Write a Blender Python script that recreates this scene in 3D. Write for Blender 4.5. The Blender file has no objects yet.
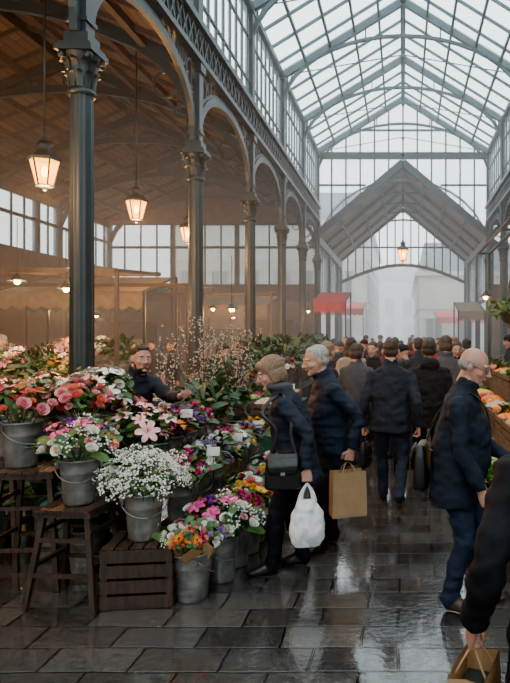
import bpy, math, random, time
import numpy as np
from mathutils import Vector, Matrix, noise
from mathutils.bvhtree import BVHTree
T0=time.time()
random.seed(7); rng=np.random.RandomState(7)
pi=math.pi
# ------------------------------------------------------------------ materials
MATS={}
def mat(name,col,rough=.6,metal=0.,col2=None,ns=8.,bump=0.,bs=30.,stretch=(1,1,1),emit=None,es=0.,trans=0.,coat=0.,sss=0.,alpha=1.,spec=.5,quilt=0):
    if name in MATS: return MATS[name]
    m=bpy.data.materials.new(name); m.use_nodes=True; nt=m.node_tree; N=nt.nodes; L=nt.links
    b=N['Principled BSDF']; b.inputs['Roughness'].default_value=rough; b.inputs['Metallic'].default_value=metal
    b.inputs['Specular IOR Level'].default_value=spec
    b.inputs['Coat Weight'].default_value=coat; b.inputs['Transmission Weight'].default_value=trans
    b.inputs['Alpha'].default_value=alpha
    if sss: b.inputs['Subsurface Weight'].default_value=sss; b.inputs['Subsurface Scale'].default_value=.02
    tc=N.new('ShaderNodeTexCoord'); mp=N.new('ShaderNodeMapping'); mp.inputs['Scale'].default_value=stretch
    L.new(tc.outputs['Object'],mp.inputs[0])
    if col2 is None: col2=tuple(c*.72 for c in col)
    n=N.new('ShaderNodeTexNoise'); n.inputs['Scale'].default_value=ns; n.inputs['Detail'].default_value=4
    L.new(mp.outputs[0],n.inputs['Vector'])
    r=N.new('ShaderNodeValToRGB'); r.color_ramp.elements[0].position=.35; r.color_ramp.elements[1].position=.65
    r.color_ramp.elements[0].color=(*col2,1); r.color_ramp.elements[1].color=(*col,1)
    L.new(n.outputs['Fac'],r.inputs[0]); L.new(r.outputs[0],b.inputs['Base Color'])
    if bump or quilt:
        n2=N.new('ShaderNodeTexNoise'); n2.inputs['Scale'].default_value=bs; n2.inputs['Detail'].default_value=3
        L.new(mp.outputs[0],n2.inputs['Vector'])
        bp=N.new('ShaderNodeBump'); bp.inputs['Strength'].default_value=bump; bp.inputs['Distance'].default_value=.01
        L.new(n2.outputs['Fac'],bp.inputs['Height']); last=bp
        if quilt:
            w=N.new('ShaderNodeTexWave'); w.bands_direction='Z'; w.inputs['Scale'].default_value=quilt; w.inputs['Distortion'].default_value=.3
            L.new(tc.outputs['Object'],w.inputs['Vector'])
            b2=N.new('ShaderNodeBump'); b2.inputs['Strength'].default_value=.3; b2.inputs['Distance'].default_value=.005
            L.new(w.outputs['Fac'],b2.inputs['Height']); L.new(bp.outputs[0],b2.inputs['Normal']); last=b2
        L.new(last.outputs[0],b.inputs['Normal'])
    if emit: b.inputs['Emission Color'].default_value=(*emit,1); b.inputs['Emission Strength'].default_value=es
    MATS[name]=m; return m
def pane_mat(name,tr=.8,col=(.85,.92,1),tint=(1,1,1)):
    m=bpy.data.materials.new(name); m.use_nodes=True; nt=m.node_tree; N=nt.nodes; L=nt.links
    N.remove(N['Principled BSDF']); o=N['Material Output']
    t=N.new('ShaderNodeBsdfTransparent'); t.inputs[0].default_value=(*tint,1); d=N.new('ShaderNodeBsdfTranslucent'); d.inputs[0].default_value=(*col,1)
    x=N.new('ShaderNodeMixShader'); tc=N.new('ShaderNodeTexCoord'); n=N.new('ShaderNodeTexNoise'); n.inputs['Scale'].default_value=.9
    L.new(tc.outputs['Object'],n.inputs['Vector']); mr=N.new('ShaderNodeMapRange'); mr.inputs[1].default_value=.3; mr.inputs[2].default_value=.7
    mr.inputs[3].default_value=1-tr-.1; mr.inputs[4].default_value=1-tr+.1
    L.new(n.outputs['Fac'],mr.inputs[0]); L.new(mr.outputs[0],x.inputs[0]); L.new(t.outputs[0],x.inputs[1]); L.new(d.outputs[0],x.inputs[2])
    L.new(x.outputs[0],o.inputs[0]); MATS[name]=m; return m
STEEL=mat('painted_iron',(.022,.036,.038),.42,.3,(.014,.024,.026),3,.25,40)
STEEL2=mat('roof_iron',(.055,.095,.105),.5,.2,(.04,.07,.08),2,.1,20)
ROOFG=pane_mat('roof_glass',.72,(.85,.95,1),(.95,.99,1)); WING=pane_mat('window_glass',.8); AGL=pane_mat('dimming_glass',.8,(.6,.6,.58),(.5,.5,.48))  # aisle panes tinted darker to hold back daylight and keep the aisles dim
WOOD=mat('weathered_wood',(.13,.078,.045),.65,0,(.065,.039,.022),6,.4,40,(1,1,6))
DWOOD=mat('dark_wood',(.060,.038,.026),.55,0,(.028,.018,.013),8,.4,40,(6,1,1))
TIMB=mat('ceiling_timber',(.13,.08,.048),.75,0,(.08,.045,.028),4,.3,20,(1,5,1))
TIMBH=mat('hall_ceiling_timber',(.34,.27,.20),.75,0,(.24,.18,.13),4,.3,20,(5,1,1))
ZINC=mat('zinc',(.32,.31,.29),.36,.55,(.16,.16,.15),9,.3,22)
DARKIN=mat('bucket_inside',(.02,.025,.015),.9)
LEAF=mat('leaf_green',(.065,.15,.03),.5,0,(.025,.07,.015),12,.2,40)
LEAF2=mat('leaf_dark',(.035,.085,.025),.5,0,(.018,.045,.015),12,.2,40)
LEAF3=mat('leaf_grey',(.15,.22,.15),.6,0,(.09,.15,.10),12)
STEM=mat('stem_green',(.07,.14,.03),.6)
YEL=mat('pollen_yellow',(.75,.45,.05),.7)
P={k:mat('petal_'+k,c,.55,0,c2,14,.15,60,sss=.1) for k,c,c2 in [
 ('pink',(.85,.24,.30),(.7,.12,.2)),('coral',(.88,.25,.16),(.75,.14,.09)),('blush',(.9,.55,.52),(.85,.33,.36)),('white',(.88,.87,.8),(.76,.78,.68)),
 ('magenta',(.52,.02,.15),(.32,.01,.08)),('purple',(.26,.05,.38),(.15,.03,.25)),('red',(.65,.02,.02),(.45,.01,.015)),('yellow',(.92,.60,.04),(.8,.42,.02)),
 ('orange',(.9,.28,.03),(.75,.17,.01)),('lilac',(.5,.30,.65),(.35,.2,.5)),('cream',(.88,.76,.48),(.8,.6,.3)),('hotpink',(.8,.07,.3),(.6,.03,.18)),('blossom',(.56,.47,.38),(.42,.32,.26))]}
# ------------------------------------------------------------------ mesh builder
class MB:
    def __init__(s): s.V=[];s.F=[];s.M=[];s.S=[];s.mats=[];s.n=0
    def mi(s,m):
        if m not in s.mats: s.mats.append(m)
        return s.mats.index(m)
    def add(s,V,F,m,M=None,smooth=True):
        V=np.asarray(V,float)
        if M is not None:
            A=np.array(M); V=V@A[:3,:3].T+A[:3,3]
        n=s.n; s.V.append(V); s.F+= [tuple(i+n for i in f) for f in F]
        s.M+= [s.mi(m)]*len(F); s.S+=[smooth]*len(F); s.n+=len(V)
    def addmb(s,o,M=None):
        if o.n==0: return
        V=np.concatenate(o.V)
        if M is not None:
            A=np.array(M); V=V@A[:3,:3].T+A[:3,3]
        n=s.n; mp=[s.mi(m) for m in o.mats]
        s.V.append(V); s.F+=[tuple(i+n for i in f) for f in o.F]; s.M+=[mp[k] for k in o.M]; s.S+=o.S; s.n+=len(V)
    def box(s,c,d,m,R=None):
        x,y,z=[a/2 for a in d]
        V=[(-x,-y,-z),(x,-y,-z),(x,y,-z),(-x,y,-z),(-x,-y,z),(x,-y,z),(x,y,z),(-x,y,z)]
        F=[(0,3,2,1),(4,5,6,7),(0,1,5,4),(1,2,6,5),(2,3,7,6),(3,0,4,7)]
        M=Matrix.Translation(c)
        if R is not None: M=M@R.to_4x4()
        s.add(V,F,m,M,False)
    def beam(s,p,q,w,h,m,up=(0,0,1)):
        p=Vector(p);q=Vector(q);d=q-p;l=d.length
        if l<1e-6:return
        d.normalize(); u=Vector(up)
        if abs(d.dot(u))>.98: u=Vector((0,1,0))
        a=d.cross(u).normalized(); b=a.cross(d).normalized()
        R=Matrix((a,d,b)).transposed()
        s.box((p+q)/2,(w,l,h),m,R)
    def loft(s,pts,rad,m,seg=12,ref=(1,0,0),sub=1,cap=True,power=2.):
        pts=[np.array(p,float) for p in pts]; rad=[(r,r) if np.isscalar(r) else r for r in rad]
        if sub>1:
            PP=[];RR=[];n=len(pts)
            for i in range(n-1):
                for k in range(sub):
                    t=k/sub
                    p0,p1,p2,p3=[pts[max(0,min(n-1,j))] for j in (i-1,i,i+1,i+2)]
                    r0,r1,r2,r3=[np.array(rad[max(0,min(n-1,j))]) for j in (i-1,i,i+1,i+2)]
                    f=lambda a,b,c,d:.5*((2*b)+(-a+c)*t+(2*a-5*b+4*c-d)*t*t+(-a+3*b-3*c+d)*t**3)
                    PP.append(f(p0,p1,p2,p3));RR.append(np.maximum(f(r0,r1,r2,r3),.0005))
            PP.append(pts[-1]);RR.append(rad[-1]); pts,rad=PP,RR
        n=len(pts); ref=np.array(ref,float); V=[];F=[]
        th=np.linspace(0,2*pi,seg,endpoint=False)
        ct,st=np.cos(th),np.sin(th)
        if power!=2: ct=np.sign(ct)*abs(ct)**(2/power); st=np.sign(st)*abs(st)**(2/power)
        u=ref
        for i in range(n):
            t=pts[min(n-1,i+1)]-pts[max(0,i-1)]; t=t/(np.linalg.norm(t)+1e-9)
            uu=u-t*u.dot(t); l=np.linalg.norm(uu)
            if l<.05: uu=np.cross(t,[0,0,1.]) if abs(t[2])<.9 else np.cross(t,[0,1.,0]); l=np.linalg.norm(uu)
            uu/=l; v=np.cross(t,uu)
            V.append(pts[i]+rad[i][0]*ct[:,None]*uu+rad[i][1]*st[:,None]*v)
        for i in range(n-1):
            for k in range(seg):
                a=i*seg+k;b=i*seg+(k+1)%seg; F.append((a,b,b+seg,a+seg))
        if cap: F.append(tuple(reversed(range(seg)))); F.append(tuple((n-1)*seg+k for k in range(seg)))
        s.add(np.concatenate(V),F,m)
    def lathe(s,prof,m,c=(0,0,0),seg=20,smooth=True,cap=False):
        V=[];F=[]
        th=np.linspace(0,2*pi,seg,endpoint=False)
        for r,z in prof:
            V.append(np.stack([c[0]+r*np.cos(th),c[1]+r*np.sin(th),c[2]+z+0*th],1))
        n=len(prof)
        for i in range(n-1):
            for k in range(seg):
                a=i*seg+k;b=i*seg+(k+1)%seg; F.append((a,b,b+seg,a+seg))
        if cap: F.append(tuple(reversed(range(seg)))); F.append(tuple((n-1)*seg+k for k in range(seg)))
        s.add(np.concatenate(V),F,m,None,smooth)
    def ell(s,c,r,m,M=None,nu=12,nv=8):
        if np.isscalar(r): r=(r,r,r)
        V=[(0,0,-1)];F=[]
        for j in range(1,nv):
            a=-pi/2+pi*j/nv
            for i in range(nu): V.append((math.cos(a)*math.cos(2*pi*i/nu),math.cos(a)*math.sin(2*pi*i/nu),math.sin(a)))
        V.append((0,0,1)); e=len(V)-1
        for i in range(nu):
            F.append((0,1+(i+1)%nu,1+i)); F.append((e,e-nu+i,e-nu+(i+1)%nu))
        for j in range(nv-2):
            for i in range(nu):
                a=1+j*nu+i;b=1+j*nu+(i+1)%nu;F.append((a,b,b+nu,a+nu))
        V=np.array(V)*np.array(r)+np.array(c)
        s.add(V,F,m,M)
    def ring(s,c,r,t,m,axis='x',seg=16):
        pts=[]
        for i in range(seg+1):
            a=2*pi*i/seg;o=(0,r*math.cos(a),r*math.sin(a)) if axis=='x' else ((r*math.cos(a),0,r*math.sin(a)) if axis=='y' else (r*math.cos(a),r*math.sin(a),0))
            pts.append((c[0]+o[0],c[1]+o[1],c[2]+o[2]))
        for a,b in zip(pts[:-1],pts[1:]): s.beam(a,b,t,t,m,(1,0,0) if axis=='x' else ((0,1,0) if axis=='y' else (0,0,1)))
    def mesh(s,name):
        me=bpy.data.meshes.new(name); V=np.concatenate(s.V)
        me.from_pydata(V.tolist(),[],s.F)
        for m in s.mats: me.materials.append(m)
        me.polygons.foreach_set('material_index',s.M); me.polygons.foreach_set('use_smooth',s.S); me.update()
        return me
    def obj(s,name,loc=(0,0,0),rz=0,parent=None):
        o=bpy.data.objects.new(name,s.mesh(name)); bpy.context.collection.objects.link(o); o.location=loc; o.rotation_euler=(0,0,rz)
        if parent: o.parent=parent
        return o
def inst(name,me,loc,rz=0,sc=1,rx=0,ry=0):
    o=bpy.data.objects.new(name,me); bpy.context.collection.objects.link(o); o.location=loc; o.rotation_euler=(rx,ry,rz)
    o.scale=(sc,)*3 if np.isscalar(sc) else sc
    return o
# ------------------------------------------------------------------ building
W=3.2; Y1=6.18; BAY=3.4; YS=[Y1+BAY*k for k in range(-3,6)]; YE=YS[-1]
def floor_mat():
    m=bpy.data.materials.new('wet_flagstones'); m.use_nodes=True; nt=m.node_tree; N=nt.nodes; L=nt.links; b=N['Principled BSDF']
    tc=N.new('ShaderNodeTexCoord')
    nd=N.new('ShaderNodeTexNoise'); nd.inputs['Scale'].default_value=1.3; L.new(tc.outputs['Object'],nd.inputs['Vector'])
    va=N.new('ShaderNodeVectorMath'); va.operation='MULTIPLY_ADD'; va.inputs[1].default_value=(.06,.06,0); L.new(nd.outputs['Color'],va.inputs[0]); L.new(tc.outputs['Object'],va.inputs[2])
    br=N.new('ShaderNodeTexBrick'); br.inputs['Scale'].default_value=1; br.inputs['Brick Width'].default_value=.47; br.inputs['Row Height'].default_value=.25
    br.inputs['Mortar Size'].default_value=.009; br.inputs['Mortar Smooth'].default_value=.5; br.offset=.43
    br.inputs['Color1'].default_value=(.032,.030,.028,1); br.inputs['Color2'].default_value=(.085,.079,.071,1); br.inputs['Mortar'].default_value=(.009,.008,.008,1)
    L.new(va.outputs[0],br.inputs['Vector'])
    n=N.new('ShaderNodeTexNoise'); n.inputs['Scale'].default_value=22; n.inputs['Detail'].default_value=9; L.new(tc.outputs['Object'],n.inputs['Vector'])
    mx=N.new('ShaderNodeMix'); mx.data_type='RGBA'; mx.blend_type='OVERLAY'; mx.inputs[0].default_value=.75; L.new(br.outputs['Color'],mx.inputs[6]); L.new(n.outputs['Fac'],mx.inputs[7])
    L.new(mx.outputs[2],b.inputs['Base Color'])
    # water film: low areas are smooth and mirror-like, high areas rougher damp stone
    w=N.new('ShaderNodeTexNoise'); w.inputs['Scale'].default_value=1.7; w.inputs['Detail'].default_value=5; L.new(tc.outputs['Object'],w.inputs['Vector'])
    mr=N.new('ShaderNodeMapRange'); mr.inputs[1].default_value=.44; mr.inputs[2].default_value=.60; mr.inputs[3].default_value=.03; mr.inputs[4].default_value=.22
    L.new(w.outputs['Fac'],mr.inputs[0]); L.new(mr.outputs[0],b.inputs['Roughness'])
    ms=N.new('ShaderNodeMapRange'); ms.inputs[1].default_value=.44; ms.inputs[2].default_value=.60; ms.inputs[3].default_value=.10; ms.inputs[4].default_value=.5
    L.new(w.outputs['Fac'],ms.inputs[0])
    b1=N.new('ShaderNodeBump'); b1.inputs['Strength'].default_value=.8; b1.inputs['Distance'].default_value=.008; b1.invert=True; L.new(br.outputs['Fac'],b1.inputs['Height'])
    n3=N.new('ShaderNodeTexNoise'); n3.inputs['Scale'].default_value=24; n3.inputs['Detail'].default_value=5; L.new(tc.outputs['Object'],n3.inputs['Vector'])
    b2=N.new('ShaderNodeBump'); L.new(ms.outputs[0],b2.inputs['Strength']); b2.inputs['Distance'].default_value=.012; L.new(n3.outputs['Fac'],b2.inputs['Height']); L.new(b1.outputs[0],b2.inputs['Normal'])
    L.new(b2.outputs[0],b.inputs['Normal']); b.inputs['Specular IOR Level'].default_value=1.0
    b.inputs['Coat Weight'].default_value=.5; b.inputs['Coat Roughness'].default_value=.06; L.new(b1.outputs[0],b.inputs['Coat Normal'])
    return m
f=MB(); f.add([(-30,-4,0),(30,-4,0),(30,80,0),(-30,80,0)],[(0,1,2,3)],floor_mat(),None,False); f.obj('floor')
def column_mesh():
    b=MB(); m=STEEL
    b.lathe([(.0,0),(.24,0),(.24,.14),(.20,.17),(.20,.42),(.165,.46)],m,seg=8,smooth=False)
    b.lathe([(.165,.46),(.18,.48),(.18,.52),(.14,.56),(.135,1.02),(.15,1.04),(.15,1.08),(.12,1.12)],m,seg=24)
    seg=48; prof=[(.118,1.12),(.116,2.),(.112,3.),(.106,4.12)]
    th=np.linspace(0,2*pi,seg,endpoint=False); fl=1-.09*(.5+.5*np.cos(th*12)); V=[];F=[]
    for r,z in prof: V.append(np.stack([r*fl*np.cos(th),r*fl*np.sin(th),0*th+z],1))
    for i in range(3):
        for k in range(seg): a=i*seg+k;c=i*seg+(k+1)%seg;F.append((a,c,c+seg,a+seg))
    b.add(np.concatenate(V),F,m)
    b.lathe([(.106,4.12),(.13,4.13),(.13,4.17),(.108,4.19),(.108,4.3),(.13,4.42),(.17,4.52)],m,seg=24)
    for lay,(z0,hh,o,nn) in enumerate([(4.19,.15,.04,10),(4.29,.17,.06,10)]):
        for i in range(nn):
            a=2*pi*(i+lay*.5)/nn
            V=[];F=[]
            for j in range(5):
                t=j/4; r=.115+.02*t+o*t**3+ .01*lay; z=z0+hh*math.sin(t*1.9)/math.sin(1.57); w=.038*math.sin(pi*(.25+.65*t))
                for u in (-1,0,1):
                    V.append((r+.01*(1-abs(u)),u*w,z))
            for j in range(4):
                for k in range(2): q=j*3+k;F.append((q,q+1,q+4,q+3))
            b.add(V,F,m,Matrix.Rotation(a,4,'Z'))
    for i in range(4):
        R=Matrix.Rotation(pi/4+i*pi/2,4,'Z'); b.ell(R@Vector((.185,0,4.49)),(.04,.04,.045),m)
    b.box((0,0,4.55),(.36,.36,.05),m); b.box((0,0,4.59),(.32,.32,.04),m)
    b.box((0,0,4.66),(.24,.24,.12),m); b.box((0,0,5.3),(.17,.17,1.3),m); b.box((0,0,4.86),(.21,.21,.04),m); b.box((0,0,5.85),(.24,.24,.12),m)
    b.box((0,0,7.5),(.16,.22,2.2),m)
    return b.mesh('cast_iron_column')
CM=column_mesh()
for y in YS:
    for sx in (-1,1): inst('cast_iron_column',CM,(sx*W,y,0))
def arch_mesh(span,z0,z1,ztop,name,slat=.19,ringr=.2):
    b=MB(); n=20; pts=[]
    for i in range(n+1):
        a=pi*i/n; t=span/2-(span/2-.1)*math.cos(a); z=z0+(z1-z0)*math.sin(a)**.85
        pts.append((0,t,z))
    for p,q in zip(pts[:-1],pts[1:]):
        b.beam(p,q,.13,.07,STEEL,(1,0,0)); b.beam((0,p[1],p[2]+.1),(0,q[1],q[2]+.1),.05,.025,STEEL,(1,0,0))
    t=.12
    while t<span-.1:
        c=(span/2-t)/(span/2-.1); c=max(-1,min(1,c)); zz=z0+(z1-z0)*math.sin(math.acos(c))**.85
        if ztop-zz>.05: b.beam((0,t,zz),(0,t,ztop),.03,.022,STEEL,(1,0,0))
        t+=slat
    for s in (0,1):
        for (o,zz,r) in ((.27,ztop-.27,ringr),(.62,ztop-.16,ringr*.55),(.2,ztop-.62,ringr*.55)):
            b.ring((0,o if s==0 else span-o,zz),r,.035,STEEL)
    return b.mesh(name)
AM=arch_mesh(BAY,4.72,5.8,5.95,'arcade_arch')
for y in YS[:-1]:
    for sx in (-1,1): inst('arcade_arch',AM,(sx*W,y,0))
for sx,nm in ((-1,'left'),(1,'right')):
    b=MB(); y0,y1=-3,YE; cy=(y0+y1)/2; ly=y1-y0; x=sx*W
    b.box((x,cy,5.97),(.26,ly,.08),STEEL); b.box((x,cy,6.22),(.10,ly,.5),STEEL); b.box((x,cy,6.5),(.30,ly,.1),STEEL); b.box((x,cy,6.58),(.2,ly,.08),STEEL)
    y=y0
    while y<y1:
        b.beam((x-sx*.07,y,6.02),(x-sx*.07,y+.24,6.44),.03,.03,STEEL,(1,0,0)); b.beam((x-sx*.07,y+.24,6.02),(x-sx*.07,y,6.44),.03,.03,STEEL,(1,0,0)); y+=.24
    b.obj('trim_frieze_'+nm)
    b=MB()
    b.add([(x,y0,6.6),(x,y1,6.6),(x,y1,8.5),(x,y0,8.5)],[(0,1,2,3)],WING,None,False)
    y=y0
    while y<y1: b.box((x,y,7.55),(.05,.045,1.9),STEEL2); y+=.425
    for z in (7.0,7.9): b.box((x,cy,z),(.05,ly,.045),STEEL2)
    b.box((x,cy,8.53),(.2,ly,.14),STEEL2); b.obj('window_clerestory_'+nm)
ZE,ZR=8.6,10.6
b=MB(); y0,y1=-3,YE
b.add([(-W-.3,y0,ZE-.12),(-W-.3,y1,ZE-.12),(0,y1,ZR+.06),(0,y0,ZR+.06),(W+.3,y0,ZE-.12),(W+.3,y1,ZE-.12)],[(0,1,2,3),(3,2,5,4)],ROOFG,None,False)
b.obj('ceiling_glass')
b=MB()
y=y0
while y<y1+.01:
    for sx in (-1,1): b.beam((sx*W,y,ZE),(0,y,ZR),.045,.07,STEEL2)
    y+=.85
for i in range(6):
    t=i/5
    for sx in (-1,1): b.beam((sx*W*(1-t),y0,ZE+(ZR-ZE)*t-.05),(sx*W*(1-t),y1,ZE+(ZR-ZE)*t-.05),.06,.08,STEEL2)
b.beam((0,y0,ZR),(0,y1,ZR),.14,.18,STEEL2)
b.obj('roof_glazing_bars')
b=MB()
for sx in (-1,1):
    b.beam((sx*W,0,ZE),(0,0,ZR-.03),.12,.2,STEEL2)
    pts=[(sx*W*math.cos(a*pi/2/10),0,7.7+1.95*math.sin(a*pi/2/10)) for a in range(11)]
    for p,q in zip(pts[:-1],pts[1:]): b.beam(p,q,.08,.08,STEEL2)
    for a in (2,3,4,5,6,8):
        p=pts[a]; t=1-abs(p[0])/W; b.beam(p,(p[0],0,ZE+(ZR-ZE)*t),.035,.035,STEEL2)
    for a,c in ((2,3),(3,4),(4,5),(5,6),(6,8)):
        p=pts[a]; q=pts[c]; t=1-abs(q[0])/W; b.beam(p,(q[0],0,ZE+(ZR-ZE)*t),.028,.028,STEEL2)
    b.beam((sx*W,0,ZE),(0,0,9.15),.022,.022,STEEL2)
b.beam((0,0,9.1),(0,0,ZR),.035,.035,STEEL2); b.ell((0,0,9.1),.06,STEEL2)
TM=b.mesh('roof_truss')
for y in YS: inst('roof_truss',TM,(0,y,0))
LA,LE=8.2,5.5
b=MB(); y=YE
b.add([(-W,y,LE),(0,y,LA),(W,y,LE),(W,y,ZE),(0,y,ZR),(-W,y,ZE)],[(0,1,4,5),(1,2,3,4)],WING,None,False)
x=-W
while x<=W+.01:
    t=1-abs(x)/W; b.beam((x,y,LE+(LA-LE)*t),(x,y,ZE+(ZR-ZE)*t),.06,.07,STEEL2,(0,1,0)); x+=W/6
b.box((0,y,8.45),(2*W,.16,.24),STEEL); b.box((0,y,9.4),(4,.07,.07),STEEL2)
for sx in (-1,1):
    b.box((sx*2.3,y,7.35),(1.8,.07,.07),STEEL2)
    b.beam((sx*W,y,LE),(0,y,LA),.2,.26,STEEL); b.beam((sx*W,y,ZE),(0,y,ZR),.14,.2,STEEL2)
b.obj('window_gable_upper')
YH=31.5
b=MB()
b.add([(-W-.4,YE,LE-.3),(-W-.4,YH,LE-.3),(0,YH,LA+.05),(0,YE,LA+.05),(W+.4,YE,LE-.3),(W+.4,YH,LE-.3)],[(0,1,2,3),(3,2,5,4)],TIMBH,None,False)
for yy in np.linspace(YE+.2,YH,5):
    for sx in (-1,1):
        b.beam((sx*W,yy,LE),(0,yy,LA-.05),.12,.16,STEEL2)
        pts=[(sx*W*math.cos(a*pi/2/8),yy,4.9+2.7*math.sin(a*pi/2/8)) for a in range(9)]
        for p,q in zip(pts[:-1],pts[1:]): b.beam(p,q,.06,.08,STEEL2)
        for a in (2,4,6):
            p=pts[a]; t=1-abs(p[0])/W; b.beam(p,(p[0],yy,LE+(LA-LE)*t),.03,.03,STEEL2)
for t in (.25,.5,.75):
    for sx in (-1,1): b.beam((sx*W*(1-t),YE,LE+(LA-LE)*t-.05),(sx*W*(1-t),YH,LE+(LA-LE)*t-.05),.07,.09,STEEL2)
b.obj('ceiling_timber_hall')
b=MB()
for sx in (-1,1):
    for yy in (YE+3.4,YE+6.8,YH): b.box((sx*W,yy,2.8),(.2,.2,5.6),STEEL)
    b.box((sx*W,(YE+YH)/2,5.3),(.2,YH-YE,.3),STEEL)
    b.box((sx*W,(YE+YH)/2,3.1),(.1,YH-YE,.12),STEEL)
    b.add([(sx*W,YE,3.1),(sx*W,YH,3.1),(sx*W,YH,5.3),(sx*W,YE,5.3)],[(0,1,2,3)],WING,None,False)
    for yy in np.arange(YE,YH,.5): b.box((sx*W,yy,4.2),(.04,.04,2.2),STEEL)
b.obj('wall_hall_sides')
b=MB(); n=16
arc=[(-W+2*W*i/n, 4.4+.9*math.sin(pi*i/n)) for i in range(n+1)]
for i in range(n):
    (xa,za),(xb,zb)=arc[i],arc[i+1]; ta=1-abs(xa)/W; tb=1-abs(xb)/W
    b.add([(xa,YH,za),(xb,YH,zb),(xb,YH,LE+(LA-LE)*tb),(xa,YH,LE+(LA-LE)*ta)],[(0,1,2,3)],WING,None,False)
    b.beam((xa,YH,za),(xb,YH,zb),.14,.16,STEEL)
    b.beam((xa,YH,za),(xa,YH,LE+(LA-LE)*ta),.06,.06,STEEL,(0,1,0))
b.box((0,YH,6.2),(5,.05,.08),STEEL)
b.obj('window_entrance_fan')
XO=11.; XM=7.1; ZA=6.0; ZAR=7.6; ZO=6.0
PLANK=bpy.data.materials.new('plank_ceiling'); PLANK.use_nodes=True
nt=PLANK.node_tree; N=nt.nodes; L=nt.links; bs_=N['Principled BSDF']; bs_.inputs['Roughness'].default_value=.7
tc=N.new('ShaderNodeTexCoord'); br=N.new('ShaderNodeTexBrick'); mp=N.new('ShaderNodeMapping'); mp.inputs['Rotation'].default_value=(0,0,pi/2)
L.new(tc.outputs['Object'],mp.inputs[0]); L.new(mp.outputs[0],br.inputs['Vector']); br.inputs['Scale'].default_value=1; br.inputs['Brick Width'].default_value=3; br.inputs['Row Height'].default_value=.16
br.inputs['Mortar Size'].default_value=.010; br.inputs['Color1'].default_value=(.145,.102,.070,1); br.inputs['Color2'].default_value=(.085,.060,.042,1); br.inputs['Mortar'].default_value=(.013,.010,.007,1)
L.new(br.outputs['Color'],bs_.inputs['Base Color'])
for sx,nm in ((-1,'left'),(1,'right')):
    b=MB()
    b.add([(sx*W,-3,ZA),(sx*W,YE,ZA),(sx*XM,YE,ZAR),(sx*XM,-3,ZAR),(sx*XO,-3,ZO),(sx*XO,YE,ZO)],[(0,1,2,3),(3,2,5,4)],PLANK,None,False)
    b.obj('ceiling_aisle_'+nm)
    b=MB()
    for t in (.2,.4,.6,.8,1.):
        b.box((sx*(W+(XM-W)*t),10,ZA+(ZAR-ZA)*t-.08),(.1,26,.14),DWOOD)
        b.box((sx*(XO+(XM-XO)*t),10,ZO+(ZAR-ZO)*t-.08),(.1,26,.14),DWOOD)
    y=-2.8
    while y<YE:
        b.beam((sx*W,y,ZA-.03),(sx*XM,y,ZAR-.03),.06,.1,DWOOD); b.beam((sx*XO,y,ZO-.03),(sx*XM,y,ZAR-.03),.06,.1,DWOOD); y+=.85
    b.obj('ceiling_rafters_'+nm)
    b=MB()
    for y in YS:
        n=18; pts=[]
        for i in range(n+1):
            a=pi*i/n; pts.append((sx*((W+XO)/2-(XO-W)/2*math.cos(a)),y,4.7+2.2*math.sin(a)**.8))
        for p,q in zip(pts[:-1],pts[1:]): b.beam(p,q,.09,.15,STEEL)
        b.beam((sx*W,y,ZA-.1),(sx*XM,y,ZAR-.12),.12,.2,STEEL); b.beam((sx*XO,y,ZO-.1),(sx*XM,y,ZAR-.12),.12,.2,STEEL)
        for i in range(1,n):
            p=pts[i]; ax=abs(p[0]); zt=ZA+(ZAR-ZA)*(ax-W)/(XM-W) if ax<XM else ZO+(ZAR-ZO)*(XO-ax)/(XO-XM)
            if zt-.1>p[2]: b.beam(p,(p[0],y,zt-.1),.03,.03,STEEL)
        b.ring((sx*(W+.45),y,5.62),.2,.035,STEEL,'y')
        b.ring((sx*(W+.22),y,5.2),.1,.03,STEEL,'y')
        b.box((sx*XO,y,2.95),(.2,.2,5.9),STEEL)
    b.obj('aisle_rib_arches_'+nm)
BRICK=mat('render_wall',(.21,.155,.11),.85,0,(.14,.10,.07),2,.3,10)
def glazed_wall(name,p,q,z0,z1,sill,top,step=.6,gl=None):
    b=MB(); p=Vector((*p,0));q=Vector((*q,0)); d=(q-p); l=d.length; d.normalize(); c=(p+q)/2; an=math.atan2(d.y,d.x); R=Matrix.Rotation(an,3,'Z')
    b.box((c.x,c.y,sill/2),(l,.2,sill),BRICK,R)
    if top>z1: b.box((c.x,c.y,(z1+top)/2),(l,.15,top-z1),TIMB,R)
    if z0>sill: b.box((c.x,c.y,(z0+sill)/2),(l,.15,z0-sill),TIMB,R)
    b.add([(p.x,p.y,z0),(q.x,q.y,z0),(q.x,q.y,z1),(p.x,p.y,z1)],[(0,1,2,3)],gl or WING,None,False)
    t=0
    while t<=l+.01:
        w=.16 if int(round(t/step))%4==0 else .05
        b.box((p.x+d.x*t,p.y+d.y*t,(z0+z1)/2),(w,w,z1-z0),STEEL,R); t+=step
    for z in (z0,z0+(z1-z0)*.62,z1): b.box((c.x,c.y,z),(l,.09,.09),STEEL,R)
    b.obj(name)
glazed_wall('window_aisle_left_end',(-XO,YE),(-W-.1,YE),3.6,5.9,3.0,6.0,gl=AGL)
glazed_wall('window_aisle_right_end',(W+.1,YE),(XO,YE),3.6,5.9,3.0,6.0,gl=AGL)
glazed_wall('wall_left',(-XO,-3),(-XO,YE),4.2,5.8,3.,6.0,gl=AGL)
glazed_wall('wall_right',(XO,-3),(XO,YE),4.2,5.8,3.,6.0,gl=AGL)
b=MB()
for sx in (-1,1): b.add([(sx*W,YE,5.9),(sx*XO,YE,5.9),(sx*XO,YE,ZO),(sx*XM,YE,ZAR),(sx*W,YE,ZA)],[(0,1,2,3,4)],TIMB,None,False)
b.obj('wall_gable_boards')
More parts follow.
